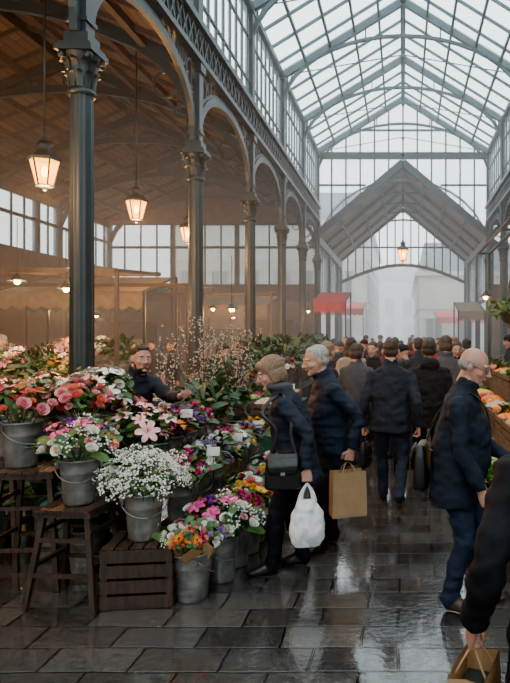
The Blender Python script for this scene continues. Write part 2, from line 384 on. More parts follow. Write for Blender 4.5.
glazed_wall('wall_back',(-11,-3.05),(11,-3.05),2.2,5.9,2.0,6.0,.9)  # unseen rear wall, put in to control daylight from behind the camera
# ------------------------------------------------------------------ street outside
STONE=mat('pale_facade',(.42,.38,.32),.9,0,(.34,.30,.26),1)
DGL=mat('dark_window',(.03,.035,.04),.2); SLATE=mat('slate_roof',(.08,.10,.13),.6); 
def building(name,x0,x1,y0,y1,h):
    b=MB(); cx,cy=(x0+x1)/2,(y0+y1)/2
    b.box((cx,cy,h/2),(x1-x0,y1-y0,h),STONE); b.box((cx,cy,h+.1),(x1-x0+.5,y1-y0+.5,.25),STONE); b.box((cx,cy,h+1.1),(x1-x0-.6,y1-y0-.6,1.9),SLATE)
    z=1.4
    while z+1.6<h:
        x=x0+.9
        while x<x1-.6:
            b.box((x,y0-.02,z+.5),(.9,.1,1.7),DGL); b.box((x,y0-.06,z-.4),(1.2,.16,.1),STONE); b.box((x,y0-.06,z+1.42),(1.2,.16,.12),STONE); b.box((x,y0-.08,z+.5),(.06,.06,1.7),STONE); x+=1.9
        xs=x1 if cx<0 else x0; y=y0+1
        while y<y1-.6:
            b.box((xs,y,z+.5),(.1,.9,1.7),DGL); b.box((xs,y,z-.4),(.25,1.2,.1),STONE); y+=1.9
        b.box((cx,cy,z+2.),(x1-x0+.15,y1-y0+.15,.12),STONE); z+=2.9
    return b.obj(name)
building('apartment_building',-14,-2.2,38,58,8.5); building('apartment_building',1.0,12,38,60,5.4); building('apartment_building',-8,9,66,72,7)
RED=mat('red_canvas',(.5,.04,.04),.8); GRN=mat('green_canvas',(.02,.10,.055),.8,0,None,6,.2,30); BEI=mat('cream_canvas',(.30,.22,.14),.8)
def awning(name,x,y,w,d,z,m,rz=0):
    b=MB(); n=10
    for i in range(n):
        xa=-w/2+w*i/n; xb=xa+w/n
        b.add([(xa,-d/2,z-.45),(xb,-d/2,z-.45),(xb,d/2,z),(xa,d/2,z),(xa,-d/2,z-.75),((xa+xb)/2,-d/2,z-.84),(xb,-d/2,z-.75)],[(0,1,2,3),(4,5,6,1,0)],m,None,False)
    for sx in (-1,1):
        b.beam((sx*w/2,-d/2,0),(sx*w/2,-d/2,z-.45),.05,.05,STEEL); b.beam((sx*w/2,d/2,0),(sx*w/2,d/2,z),.05,.05,STEEL); b.beam((sx*w/2,-d/2,z-.45),(sx*w/2,d/2,z),.04,.04,STEEL)
    b.obj(name,(x,y,0),rz)
awning('market_awning',-2.45,21.5,1.1,2.0,3.3,RED); awning('market_awning',-3.6,34,3,2.5,3.6,RED); awning('market_awning',2.6,24.5,1.,2.,3.1,BEI); awning('market_awning',3.4,36,3,2.2,3.2,RED)
awning('market_awning',-6.8,13.6,3.0,1.8,3.1,BEI); awning('market_awning',-8.6,17.8,3.2,2.,3.2,GRN); awning('market_awning',-5.2,19.4,2.4,2.,3.1,BEI)
# ------------------------------------------------------------------ lanterns
LGL=bpy.data.materials.new('lantern_glass'); LGL.use_nodes=True; nt=LGL.node_tree; N=nt.nodes; N.remove(N['Principled BSDF'])
e=N.new('ShaderNodeEmission'); e.inputs[0].default_value=(1,.40,.035,1); e.inputs[1].default_value=9.; t=N.new('ShaderNodeBsdfTransparent'); t.inputs[0].default_value=(.8,.45,.12,1); a=N.new('ShaderNodeAddShader')
nt.links.new(e.outputs[0],a.inputs[0]); nt.links.new(t.outputs[0],a.inputs[1]); nt.links.new(a.outputs[0],N['Material Output'].inputs[0])
BULB=mat('warm_bulb',(1,.8,.5),.5,emit=(1,.5,.1),es=45)
b=MB()
b.lathe([(.085,-.17),(.15,.1)],LGL,seg=6,smooth=False)
for i in range(6):
    a=2*pi*i/6; b.beam((.087*math.cos(a),.087*math.sin(a),-.17),(.152*math.cos(a),.152*math.sin(a),.1),.014,.014,STEEL)
b.lathe([(0,-.23),(.02,-.22),(.03,-.19),(.095,-.18),(.09,-.165)],STEEL,seg=6,smooth=False)
b.lathe([(.165,.09),(.168,.12),(.10,.19),(.06,.22),(.06,.27),(.09,.28),(.03,.33),(.015,.38)],STEEL,seg=6,smooth=False)
b.ell((0,0,-.02),(.035,.035,.06),BULB); b.loft([(0,0,.36),(0,0,2.6)],[.012,.012],STEEL,6)
b.ring((0,0,.42),.04,.012,STEEL)
b.ell((0,0,2.6),.05,STEEL)
LM=b.mesh('pendant_lantern')
def light(loc,e,col=(1,.47,.17),r=.1):
    l=bpy.data.lights.new('lantern_light','POINT'); l.energy=e; l.color=col; l.shadow_soft_size=r
    o=bpy.data.objects.new('lantern_light',l); bpy.context.collection.objects.link(o); o.location=loc
for x,y,z,s_ in ((-4.45,2.5,3.8,1.15),(-4.45,5.1,3.8,1.15),(-4.45,7.7,3.8,1.15),(-4.43,10.3,3.86,1.1),(-4.45,12.8,3.86,1),(0,16.2,3.87,1)):
    inst('pendant_lantern',LM,(x,y,z),.3,s_); light((x,y,z-.36),330 if x<-1 else 80)
b=MB(); b.lathe([(.02,.1),(.03,.08),(.12,0),(.125,-.01)],STEEL,seg=12); b.ell((0,0,-.02),.045,BULB); b.loft([(0,0,.1),(0,0,.9)],[.006,.006],STEEL,5); BM=b.mesh('stall_lamp')
for x,y,z in ((-5.6,9,2.55),(-5.0,9.2,2.45),(-2.9,10.5,2.2),(-3.5,14,2.3),(-6.8,13,2.3),(-4.6,15,2.4),(-8,15,2.5),(-8.6,17.4,2.3),(-5.2,19,2.3),(1.6,12,2.5),(1.6,8.,2.5),(1.6,5.2,2.5),(-2.9,19,2.5),(-3.6,6.9,2.5)):  # nearest lamp over the produce stand is unseen, added to brighten it
    inst('stall_lamp',BM,(x,y,z)); light((x,y,z-.12),125 if x<-3 else 45,(1,.52,.22),.05)
# ------------------------------------------------------------------ flowers
def petal(w,l,t0,t1,cup=.3,nu=3,nv=3,r0=.02,base=.35):
    V=[];F=[];y=r0;z=0
    for j in range(nv+1):
        v=j/nv; a=t0+(t1-t0)*v
        if j>0: y+=l/nv*math.cos(a); z+=l/nv*math.sin(a)
        ww=w*(base+(1-base)*math.sin(pi*min(1,v*.62+.08)))*(1 if v<.99 else .55)
        for i in range(nu+1):
            u=-1+2*i/nu; V.append((u*ww, y-cup*.3*w*u*u*math.sin(a)*1., z+cup*w*u*u*math.cos(a)))
    for j in range(nv):
        for i in range(nu): q=j*(nu+1)+i; F.append((q,q+1,q+nu+2,q+nu+1))
    return np.array(V),F
def t_rose(m,m2=None):
    b=MB()
    for k,(n,w,l,a0,a1,r) in enumerate([(5,.55,.95,.5,.9,.1),(5,.5,.9,.9,1.25,.08),(4,.38,.85,1.2,1.6,.05),(3,.25,.8,1.4,1.9,.03)]):
        for i in range(n):
            V,F=petal(w,l,a0,a1,.5,2,3,r); b.add(V,F,m if k<2 else (m2 or m),Matrix.Rotation(2*pi*i/n+k*.5,4,'Z'))
    return b
def t_lily(m):
    b=MB()
    for i in range(6):
        V,F=petal(.28 if i%2 else .34,1.35,1.15,-.35,.25,2,5,.03,.2); b.add(V,F,m,Matrix.Rotation(2*pi*i/6,4,'Z'))
    for i in range(5):
        a=2*pi*i/5; b.beam((0,0,.2),(.18*math.cos(a),.18*math.sin(a),1.),.03,.03,STEM); b.ell((.18*math.cos(a),.18*math.sin(a),1.),(.06,.06,.04),P['orange'],None,5,4)
    return b
def t_daisy(m,c=YEL,n=13):
    b=MB()
    for k in range(2):
        for i in range(n):
            V,F=petal(.16,.95,.25+.2*k,.0+.2*k,.2,1,2,.15,.5); b.add(V,F,m,Matrix.Translation((0,0,.05*k))@Matrix.Rotation(2*pi*(i+k*.5)/n,4,'Z'))
    b.ell((0,0,.1),(.24,.24,.12),c,None,8,4); return b
def t_carn(m):
    b=MB(); r=np.random.RandomState(3)
    for i in range(34):
        a=r.rand()*6.28; t=.1+1.35*r.rand()**.7
        V,F=petal(.26,.62,0,.5*(r.rand()-.5),.4,2,1,.32,.7)
        M=Matrix.Rotation(a,4,'Z')@Matrix.Rotation(t,4,'X'); b.add(V,F,m,M)
    b.ell((0,0,.1),(.4,.4,.4),m,None,7,5)
    return b
def t_tulip(m):
    b=MB()
    for i in range(6):
        V,F=petal(.42,1.25,.75,1.85,.4,2,3,.12,.5); b.add(V,F,m,Matrix.Rotation(2*pi*i/6,4,'Z'))
    return b
def t_leaf(m,w=.3,l=1.5):
    b=MB(); V,F=petal(w,l,.9,.1,.35,2,4,.0,.15); b.add(V,F,m); return b
OCT=[(0,1,4),(1,2,4),(2,3,4),(3,0,4),(1,0,5),(2,1,5),(3,2,5),(0,3,5)]
OV=np.array([(1,0,0),(0,1,0),(-1,0,0),(0,-1,0),(0,0,1),(0,0,-1)],float)
def t_sprig(m,n=26,sp=.9,r=.09):
    b=MB(); q=np.random.RandomState(5)
    for i in range(n):
        d=q.randn(3); d/=np.linalg.norm(d); d*=sp*q.rand()**.4; d[2]=abs(d[2])*.9
        b.add(OV*r*(.7+.6*q.rand())+d,OCT,m,None,False)
    for i in range(4):
        d=q.randn(3)*.5; d[2]=.7; b.beam((0,0,-.4),d,.012,.012,STEM)
    return b
def bucket(b,m=ZINC,r=.125,h=.30):
    k=r/.125
    b.lathe([(0,.0),(.088*k,0),(.092*k,.015),(.095*k,.03),(.098*k,.09),(.102*k,.095),(.101*k,.105),(.112*k,h*.68),(.117*k,h*.7),(.115*k,h*.73),(r-.004,h-.02),(r+.006,h-.012),(r+.008,h-.004),(r+.003,h),(r-.006,h-.004),(r-.012,h-.03),(.098*k,.06)],m,seg=24)
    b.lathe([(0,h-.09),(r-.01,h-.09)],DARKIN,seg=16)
    for s_ in (-1,1):
        b.box((s_*(r+.004),0,h-.04),(.014,.04,.045),m)
        b.ring((s_*(r+.014),0,h-.035),.02,.006,m,'x',8)
    pts=[(math.cos(a)*(r+.014),-.03-.1*math.sin(a)*k,h-.04-.10*math.sin(a)) for a in np.linspace(0,pi,11)]
    b.loft(pts,[.004]*11,m,5)
def orient(d,roll):
    d=Vector(d).normalized(); q=d.to_track_quat('Z','Y'); return q.to_matrix().to_4x4()@Matrix.Rotation(roll,4,'Z')
def dome(b,tmpl,n,c,R,flat,size,leaf,nl,seed,up=.6,zmin=.0,lsize=.09,stemto=None):
    q=np.random.RandomState(seed); c=np.array(c,float)
    for i in range(n):
        z=1-(1-zmin)*(i+.5)/n; a=i*2.39996+q.rand()*.5; rr=math.sqrt(max(0,1-z*z)); d=np.array([rr*math.cos(a),rr*math.sin(a),z])
        pos=c+d*np.array([R,R,R*flat])*(.82+.36*q.rand()); dd=d+np.array([0,0,up])+q.randn(3)*.22
        w,t,s0=tmpl[q.choice(len(tmpl),p=np.array([x[0] for x in tmpl])/sum(x[0] for x in tmpl))]
        s_=size*s0*(.7+.6*q.rand()); b.addmb(t,Matrix.Translation(pos)@orient(dd,q.rand()*6)@Matrix.Scale(s_,4))
        st=np.array(stemto if stemto is not None else (c[0]*.3,c[1]*.3,c[2]-.2)); 
        if i%2==0: b.beam(tuple(pos),tuple(st+q.randn(3)*.02),.005,.005,STEM)
    for i in range(nl):
        z=-.15+1.05*q.rand(); a=q.rand()*6.28; rr=math.sqrt(max(0,1-z*z)); d=np.array([rr*math.cos(a),rr*math.sin(a),z])
        pos=c+d*np.array([R,R,R*flat])*(.55+.45*q.rand()); dd=d*.6+np.array([0,0,.9])+q.randn(3)*.25
        b.addmb(leaf,Matrix.Translation(pos)@orient(dd,q.rand()*6)@Matrix.Scale(lsize*(.7+.6*q.rand()),4))
LF=t_leaf(LEAF);LF2=t_leaf(LEAF2,.25,1.8);LF3=t_leaf(LEAF3,.4,1.1)
RP=t_rose(P['pink'],P['coral']);RC=t_rose(P['coral'],P['pink']);RB=t_rose(P['blush'],P['pink']);RW=t_rose(P['white'],P['cream']);RR=t_rose(P['red'])
LP=t_lily(P['blush']);LW=t_lily(P['white']);LH=t_lily(P['hotpink'])
CM_=t_carn(P['magenta']);CP=t_carn(P['purple']);CW=t_carn(P['white']);CH=t_carn(P['hotpink']);CL=t_carn(P['lilac']);CR=t_carn(P['red']);CY=t_carn(P['yellow']);CO=t_carn(P['cream'])
DY=t_daisy(P['yellow'],DARKIN);DW=t_daisy(P['white']);DO=t_daisy(P['orange'],DARKIN);DH=t_daisy(P['hotpink']);TU=t_tulip(P['red']);TY=t_tulip(P['yellow']);TO=t_tulip(P['coral'])
SW=t_sprig(P['white'],30,1.,.1);SL=t_sprig(P['lilac'],26,.9,.1)
PAPER=mat('kraft_wrap',(.42,.25,.12),.8,0,(.33,.19,.09),10,.4,18)
KIND={}
def mk(name,tmpl,n,R,size,leaf=LF,nl=36,flat=.75,zmin=.0,up=.6,cz=.36,lsize=.09,seed=1,kn=None):
    b=MB(); bucket(b)
    dome(b,tmpl,n,(0,0,cz),R,flat,size,leaf,nl,seed,up,zmin,lsize,stemto=(0,0,.2))
    KIND[kn or name]=b.mesh(name)
mk('bucket_of_pink_roses',[(3,RP,1),(2,RB,1),(1,RC,1)],36,.2,.046,seed=1)
mk('bucket_of_coral_roses',[(3,RC,1),(2,RP,1),(1,RB,1)],32,.19,.047,seed=2,nl=40)
mk('bucket_of_blush_lilies',[(3,LP,1),(1,LW,1),(1,RB,.6)],20,.22,.062,nl=50,flat=.9,seed=3,cz=.4)
mk('bucket_of_white_lilies',[(3,LW,1),(1,RW,.7)],18,.22,.062,nl=55,flat=1.,seed=4,cz=.42)
mk('bucket_of_babys_breath',[(1,SW,1)],80,.23,.06,nl=22,flat=.72,zmin=-.15,seed=5)
mk('bucket_of_magenta_carnations',[(3,CM_,1),(2,CH,1),(1,CW,.8)],38,.17,.037,seed=6)
mk('bucket_of_purple_flowers',[(2,CP,1),(2,CL,1),(1,SL,1.2)],38,.17,.037,LF2,seed=7)
mk('bucket_of_white_carnations',[(3,CW,1),(1,DW,1),(1,CO,1)],38,.18,.039,seed=8)
mk('bucket_of_yellow_daisies',[(2,DY,1),(1,DO,1),(2,CY,.9),(1,CW,.8)],38,.17,.043,seed=9)
mk('bucket_of_red_tulips',[(3,TU,1),(1,TO,1)],28,.16,.038,nl=44,seed=10)
mk('bucket_of_mixed_flowers',[(2,CH,1),(2,DW,1),(2,RP,1),(1,CL,1),(1,TY,.9),(1,CW,1)],42,.2,.043,nl=40,seed=11)
mk('bucket_of_mixed_flowers',[(3,RW,1),(2,LH,.9),(1,DO,1),(1,CP,1),(2,RB,1),(1,SW,1.3)],40,.21,.046,nl=40,seed=12,kn='mixed_b')
mk('bucket_of_eucalyptus',[(1,LF3,1.3)],70,.2,.06,LF3,50,flat=1.2,seed=13,cz=.4)
mk('bucket_of_greenery',[(1,LF2,1.6)],80,.2,.065,LF,60,flat=1.,seed=14,cz=.38)
b=MB(); bucket(b)
for i,(tm,sd) in enumerate([([(2,CH,1),(1,DW,1),(1,RP,1)],1),([(2,RW,1),(1,DY,.9),(1,SW,1.2)],2),([(1,TO,1),(2,DO,1),(1,RC,1)],3),([(2,CL,1),(1,CW,1),(1,CM_,1)],4),([(1,RB,1),(1,CW,1),(1,DH,1)],5)]):
    a=2*pi*i/5+.4; o=Vector((math.cos(a)*.13,math.sin(a)*.13,.45)); base=Vector((math.cos(a)*.04,math.sin(a)*.04,.18))
    d=(o-base).normalized(); M=Matrix.Translation(base)@orient(d,0)
    th=np.linspace(0,2*pi,17)[:-1]; V=[(.012*math.cos(t),.012*math.sin(t),0) for t in th]+[(.085*math.cos(t),.085*math.sin(t),.2+.025*math.sin(t*4)) for t in th]
    b.add(V,[(k,(k+1)%16,16+(k+1)%16,16+k) for k in range(16)],PAPER,M)
    s=MB(); dome(s,tm,15,(0,0,.21),.08,.7,.035,LF,14,sd,.4,.0,.06); b.addmb(s,M)
KIND['bucket_of_wrapped_bouquets']=b.mesh('bucket_of_wrapped_bouquets')
def B(kind,x,y,z=0,rz=None,s=1):
    me=KIND[kind]; return inst(me.name.split('.')[0],me,(x,y,z),random.random()*6 if rz is None else rz,s)
def stool(name,x,y,h,w=.36,d=.34,rz=0):
    b=MB(); b.box((0,0,h-.02),(w,d,.04),DWOOD)
    for i in range(4): b.box((-w/2+w*(i+.5)/4,0,h+.004),(w/4-.008,d+.03,.016),DWOOD)
    for sx in (-1,1):
        for sy in (-1,1): b.beam((sx*(w/2+.04),sy*(d/2+.03),0),(sx*(w/2-.04),sy*(d/2-.04),h-.04),.034,.034,DWOOD)
    for z in (h*.35,h*.7):
        k=.04-.08*z/h
        for sy in (-1,1): b.beam((-w/2-k,sy*(d/2+k*.8),z),(w/2+k,sy*(d/2+k*.8),z),.024,.024,DWOOD)
        for sx in (-1,1): b.beam((sx*(w/2+k),-d/2-k*.8,z+.05),(sx*(w/2+k),d/2+k*.8,z+.05),.024,.024,DWOOD)
    return b.obj(name,(x,y,0),rz)
def crate_mb(w,d,h,m=WOOD,n=4):
    b=MB(); t=.012
    for k in range(n):
        z=h*(k+.5)/n
        for sy in (-1,1): b.box((0,sy*d/2,z),(w,t,h/n-.018),m)
        for sx in (-1,1): b.box((sx*w/2,0,z),(t,d,h/n-.018),m)
    for sx in (-1,1):
        for sy in (-1,1): b.box((sx*(w/2-.02),sy*(d/2-.02),h/2),(.04,.04,h),m)
    b.box((0,0,.012),(w,d,.02),m); return b
stool('wooden_stool',-2.62,4.42,.80,.40,.36,.1); stool('wooden_stool',-2.16,4.12,.62,.38,.34,-.08); stool('wooden_stool',-3.1,4.8,.80,.4,.36)
b=crate_mb(.44,.36,.39,DWOOD,4)
for k in range(5): b.box((-.22+.44*(k+.5)/5,0,.392),(.075,.37,.014),DWOOD)
b.obj('wooden_crate',(-1.72,4.13,0),.12)
B('bucket_of_coral_roses',-2.72,4.42,.815,1,1.08); B('bucket_of_pink_roses',-2.42,4.62,.835,2,1.05)
B('mixed_b',-2.15,4.12,.635,.4,1.0) ; B('bucket_of_babys_breath',-1.72,4.12,.40,.5,1.04)
B('bucket_of_pink_roses',-3.1,4.8,.815,4)
def bench(name,x,y0,y1,w,h):
    b=MB(); n=3
    for i in range(n): b.box((x-w/2+w*(i+.5)/n,(y0+y1)/2,h-.015),(w/n-.012,y1-y0,.03),DWOOD)
    y=y0+.1
    while y<=y1:
        for sx in (-1,1): b.box((x+sx*(w/2-.04),y,h/2-.015),(.05,.05,h-.03),DWOOD)
        b.box((x,y,h-.06),(w-.04,.04,.06),DWOOD); y+=(y1-y0-.2)/2-.001
    b.obj(name)
bench('display_bench',-1.66,4.55,7.0,.34,.34); bench('display_bench',-2.02,4.62,7.1,.34,.58); bench('display_bench',-2.40,4.85,5.3,.36,.82)
bench('display_bench',-2.9,5.1,5.9,.9,.8)
fr=[('bucket_of_wrapped_bouquets',-1.40,4.12),('mixed_b',-1.31,4.44),('bucket_of_magenta_carnations',-1.29,4.74),('bucket_of_yellow_daisies',-1.27,5.02),('bucket_of_mixed_flowers',-1.28,5.3),('bucket_of_yellow_daisies',-1.29,5.6),('bucket_of_wrapped_bouquets',-1.3,5.92),('bucket_of_mixed_flowers',-1.3,6.22)]
for k,x,y in fr: B(k,x,y,0,s=1.08)
r2=['bucket_of_magenta_carnations','bucket_of_white_carnations','bucket_of_purple_flowers','bucket_of_white_carnations','bucket_of_mixed_flowers','bucket_of_red_tulips','bucket_of_purple_flowers','bucket_of_yellow_daisies']
for i,k in enumerate(r2): B(k,-1.66+random.uniform(-.02,.02),4.7+.29*i,.34)
r3=['bucket_of_blush_lilies','bucket_of_magenta_carnations','mixed_b','bucket_of_purple_flowers','bucket_of_magenta_carnations','bucket_of_greenery','bucket_of_red_tulips','bucket_of_greenery']
for i,k in enumerate(r3): B(k,-2.02+random.uniform(-.02,.02),4.76+.3*i,.58)
B('bucket_of_white_lilies',-2.42,5.0,.82); B('bucket_of_coral_roses',-2.4,5.2,.82,s=.9); B('bucket_of_blush_lilies',-2.75,5.3,.8); B('bucket_of_eucalyptus',-3.05,5.3,.8,s=.85); B('bucket_of_white_lilies',-2.8,5.78,.8,s=.95)
B('bucket_of_purple_flowers',-3.1,5.65,.8)
B('bucket_of_greenery',-3.35,5.0,.0,s=1.3);B('bucket_of_greenery',-2.75,4.9,.0,s=1.2);B('bucket_of_eucalyptus',-2.35,4.6,.0,s=1.1)
def branches(name,x,y,z,h,m,seed,n=26,spread=.45):
    b=MB(); q=np.random.RandomState(seed); bucket(b,ZINC,.14,.34)
    for i in range(n):
        a=q.rand()*6.28; sp=spread*q.rand(); top=np.array([sp*math.cos(a),sp*math.sin(a),h*(.7+.3*q.rand())]); mid=top*.5+q.randn(3)*.03; mid[2]=top[2]*.55
        b.loft([(0,0,.1),mid,top],[.006,.004,.002],DWOOD,5,sub=3)
        for k in range(19):
            t=.35+.65*q.rand(); p=(2*t*(1-t))*mid+t*t*top+q.randn(3)*.012; b.add(OV*(.0075+.0065*q.rand())+p,OCT,m,None,False)
    b.obj(name,(x,y,z))
branches('vase_of_blossom_branches',-2.3,7.05,.75,1.3,P['blossom'],3,24); branches('vase_of_blossom_branches',-2.05,7.5,.8,1.1,P['blossom'],4,18); branches('vase_of_blossom_branches',-2.6,6.7,.72,1.0,P['blossom'],9,12,.35)
def market_table(name,x0,x1,y0,y1,h,cloth):
    b=MB(); cx,cy=(x0+x1)/2,(y0+y1)/2; w,d=x1-x0,y1-y0
    b.box((cx,cy,h-.02),(w,d,.04),DWOOD)
    for sx in (-1,1):
        for sy in (-1,1): b.box((cx+sx*(w/2-.06),cy+sy*(d/2-.06),h/2-.02),(.06,.06,h-.04),DWOOD)
    per=[]; n=int((w+d)*2/.05)
    for i in range(n):
        t=i/n*(2*w+2*d)
        if t<w: p=(x0+t,y0);o=(0,-1)
        elif t<w+d: p=(x1,y0+t-w);o=(1,0)
        elif t<2*w+d: p=(x1-(t-w-d),y1);o=(0,1)
        else: p=(x0,y1-(t-2*w-d));o=(-1,0)
        per.append((p,o))
    V=[];F=[]
    for z,am in ((h+.005,0.005),(h-.1,.012),(h*.5,.03),(.08,.045)):
        for i,(p,o) in enumerate(per):
            k=am*(.6+.5*math.sin(i*1.3)+.3*math.sin(i*.47)); V.append((p[0]+o[0]*(.01+k),p[1]+o[1]*(.01+k),z))
    for j in range(3):
        for i in range(n): a=j*n+i;c=j*n+(i+1)%n; F.append((a,c,c+n,a+n))
    F.append(tuple(range(n)))
    b.add(V,F,cloth); return b.obj(name)
NAVYC=mat('dark_canvas',(.03,.035,.04),.85,0,None,5,.3,30)
market_table('market_table',-2.45,-1.45,7.25,9.4,.80,GRN)
market_table('market_table',-2.7,-1.7,10.2,13.0,.85,NAVYC); market_table('market_table',-2.8,-1.9,14,18,.85,GRN)
market_table('market_table',-5.9,-4.6,8.2,9.0,.9,NAVYC); market_table('market_table',-8.2,-5.2,11.5,12.4,.9,GRN); market_table('market_table',-5.0,-3.9,6.6,7.4,.7,GRN)
PR={k:mat('produce_'+k,c,.35,0,None,10,.1,30) for k,c in [('tomato',(.6,.04,.015)),('orange',(.88,.24,.01)),('lemon',(.82,.58,.03)),('apple',(.30,.42,.05)),('cabbage',(.16,.32,.06)),('aubergine',(.05,.015,.05)),('potato',(.4,.25,.12)),('radish',(.6,.05,.15)),('mush',(.6,.5,.4))]}
PC={}
for k,(m,r,el) in dict(tomatoes=('tomato',.036,(1,1,.85)),oranges=('orange',.04,(1,1,1)),lemons=('lemon',.032,(1.3,1,1)),apples=('apple',.036,(1,1,.9)),carrots=('orange',.02,(5,1,1)),potatoes=('potato',.035,(1.3,1,.8)),radishes=('radish',.022,(1,1,1.1)),mushrooms=('mush',.03,(1,1,.7)),aubergines=('aubergine',.04,(2.2,1,1))).items():
    b=crate_mb(.44,.30,.14,WOOD,2); q=np.random.RandomState(len(k)); n=int(.9*.44*.30/(r*r*2.2*(el[0]**.8)))*2
    for i in range(n):
        x=(q.rand()-.5)*(.44-2.2*r*el[0]**.9); y=(q.rand()-.5)*(.30-2*r); z=.10+.07*(1-(2*x/.44)**2)*(1-(2*y/.3)**2)*q.rand()**.4
        b.ell((0,0,0),(r*el[0],r*el[1],r*el[2]),PR[m],Matrix.Translation((x,y,z))@Matrix.Rotation((q.rand()-.5)*(6 if el[0]<3 else .5),4,'Z'),8,6)
        if k in('radishes','carrots') and i%3==0: b.addmb(LF,Matrix.Translation((x+.1,y,z+.02))@orient((q.rand()-.3,q.rand()-.5,.6),q.rand()*6)@Matrix.Scale(.08,4))
    PC[k]=b.mesh('crate_of_'+k)
b=crate_mb(.44,.30,.14,WOOD,2); q=np.random.RandomState(2)
for x in (-.13,0,.13):
    for y in (-.07,.08):
        for i in range(24):
            a=q.rand()*6.28; t=q.rand(); V,F=petal(.5,.9,.3+1.2*t,1.2+1.2*t,.5,2,3,.05,.5); b.add(V,F,PR['cabbage'] if i%2 else LEAF,Matrix.Translation((x,y,.12))@Matrix.Rotation(a,4,'Z')@Matrix.Scale(.10,4))
PC['lettuces']=b.mesh('crate_of_lettuces')
def crate(k,x,y,z,rz=pi/2): return inst('crate_of_'+k,PC[k],(x,y,z),rz)
order=['lettuces','oranges','carrots','tomatoes','lettuces','radishes','oranges','lemons','apples','tomatoes','mushrooms','lettuces','carrots','potatoes','oranges']
TI=((.76,.50),(1.06,.84),(1.37,1.14))
b=MB()
for i,(x,z) in enumerate(TI):
    b.box((x,7.25,z-.015),(.31,6.0,.03),WOOD); b.box((x-.15,7.25,z-.1),(.02,6.0,.14),WOOD); b.box((x-.14,7.25,z/2-.05),(.015,5.9,z-.12),GRN)
    for y in (4.4,6,7.6,9,10.1): b.box((x,y,z/2-.02),(.26,.05,z-.03),DWOOD)
b.obj('produce_stand')
for i,(x,z) in enumerate(TI):
    for j in range(12): crate(order[(i*5+j*4)%len(order)],x,4.5+.47*j,z)
for i in range(4):
    crate(['mushrooms','lettuces','tomatoes','potatoes'][i],-1.64,7.5+.47*i,.81); crate(['lettuces','apples','radishes','lemons'][i],-2.0,7.5+.47*i,.81)
    B(['bucket_of_greenery','bucket_of_white_carnations','bucket_of_red_tulips','bucket_of_greenery'][i],-2.3,7.9+.4*i,.81)
for i in range(6):
    B(random.choice(['bucket_of_greenery','bucket_of_eucalyptus','bucket_of_mixed_flowers','bucket_of_magenta_carnations']),-2.0,10.4+.45*i,.86)
    B('bucket_of_greenery',-2.45,10.4+.45*i,.86,s=1.25)
for i in range(6): B('bucket_of_greenery',-2.3,14.3+.6*i,.86,s=1.3)
for i in range(5):
    B(random.choice(list(KIND)),-5.8+.28*i,8.4,.91); B(random.choice(list(KIND)),-5.8+.28*i,8.75,.91)
for i in range(8): B(random.choice(list(KIND)),-8+.38*i,11.75,.91,s=1.2)
for i in range(4): B('bucket_of_blush_lilies' if i%2 else 'bucket_of_white_carnations',-4.85+.3*i,6.85,.71); B('bucket_of_coral_roses' if i%2 else 'bucket_of_greenery',-4.8+.3*i,7.15,.71)
CARD=mat('price_card',(.75,.73,.65),.7)
b=MB()
for x,y,z in ((-1.5,4.9,.83),(-1.5,5.6,.83),(-1.85,5.3,1.08),(-1.5,7.7,1.06),(-1.5,8.3,1.06),(.72,5.1,.77),(.72,6.2,.77),(1.02,5.6,1.08),(-1.5,6.4,.83)):
    b.box((x,y,z),(.1,.006,.07),CARD,Matrix.Rotation(-.25,3,'X')); b.beam((x,y+.005,z-.25),(x,y+.005,z),.006,.006,DWOOD)
b.obj('price_cards')
b=MB()
for (y,x0,x1,z) in ((9.1,-9.5,-4.2,2.7),(12.4,-10.5,-4.3,2.75),(16,-10.5,-3.4,2.8)):
    b.box(((x0+x1)/2,y,z),(x1-x0,.05,.07),DWOOD); b.box(((x0+x1)/2,y+1.6,z+.1),(x1-x0,.05,.07),DWOOD)
    for x in np.linspace(x0,x1,4): b.box((x,y,z/2),(.05,.05,z),DWOOD); b.beam((x,y,z),(x,y+1.6,z+.1),.05,.05,DWOOD)
for y in (4.6,7.2,9.6,12.4):
    b.box((1.72,y,1.7),(.05,.05,3.4),STEEL); b.box((1.62,y,3.38),(.25,.04,.04),STEEL)
b.box((1.5,8.5,3.38),(.04,7.9,.04),STEEL); b.box((1.72,8.5,3.38),(.05,7.9,.05),STEEL)
b.obj('stall_frame')
b=MB()
for x,w,h,y,m in ((-9.5,2.4,2.1,20.5,DWOOD),(-6.5,2.2,1.9,21.5,GRN),(-4.4,1.2,2.2,21.5,DWOOD),(-9.5,2,1.4,15,NAVYC)):
    b.box((x,y,h/2),(w,.8,h),m); b.box((x,y,h+.03),(w+.2,1,.06),DWOOD)
    for i in range(4): b.box((x-w/2+w*(i+.5)/4,y-.42,h*.6),(w/4-.06,.04,h*.35),BEI if i%2 else WOOD)
b.obj('storage_cabinets')
b=MB(); b.lathe([(0,-.12),(.1,-.1),(.16,0),(.165,.02)],DWOOD,seg=16); dome(b,[(1,LF,1.2)],60,(0,0,.05),.2,.6,.08,LF,60,4,.2,-.4,.1)
for i in range(3): a=i*2.1; b.beam((.16*math.cos(a),.16*math.sin(a),.02),(0,0,.6),.008,.008,STEEL)
b.beam((0,0,.6),(0,0,1.36),.008,.008,STEEL)
HB=b.mesh('hanging_plant_basket')
inst('hanging_plant_basket',HB,(1.5,8.6,2.02)); inst('hanging_plant_basket',HB,(1.5,6.4,2.02),1)
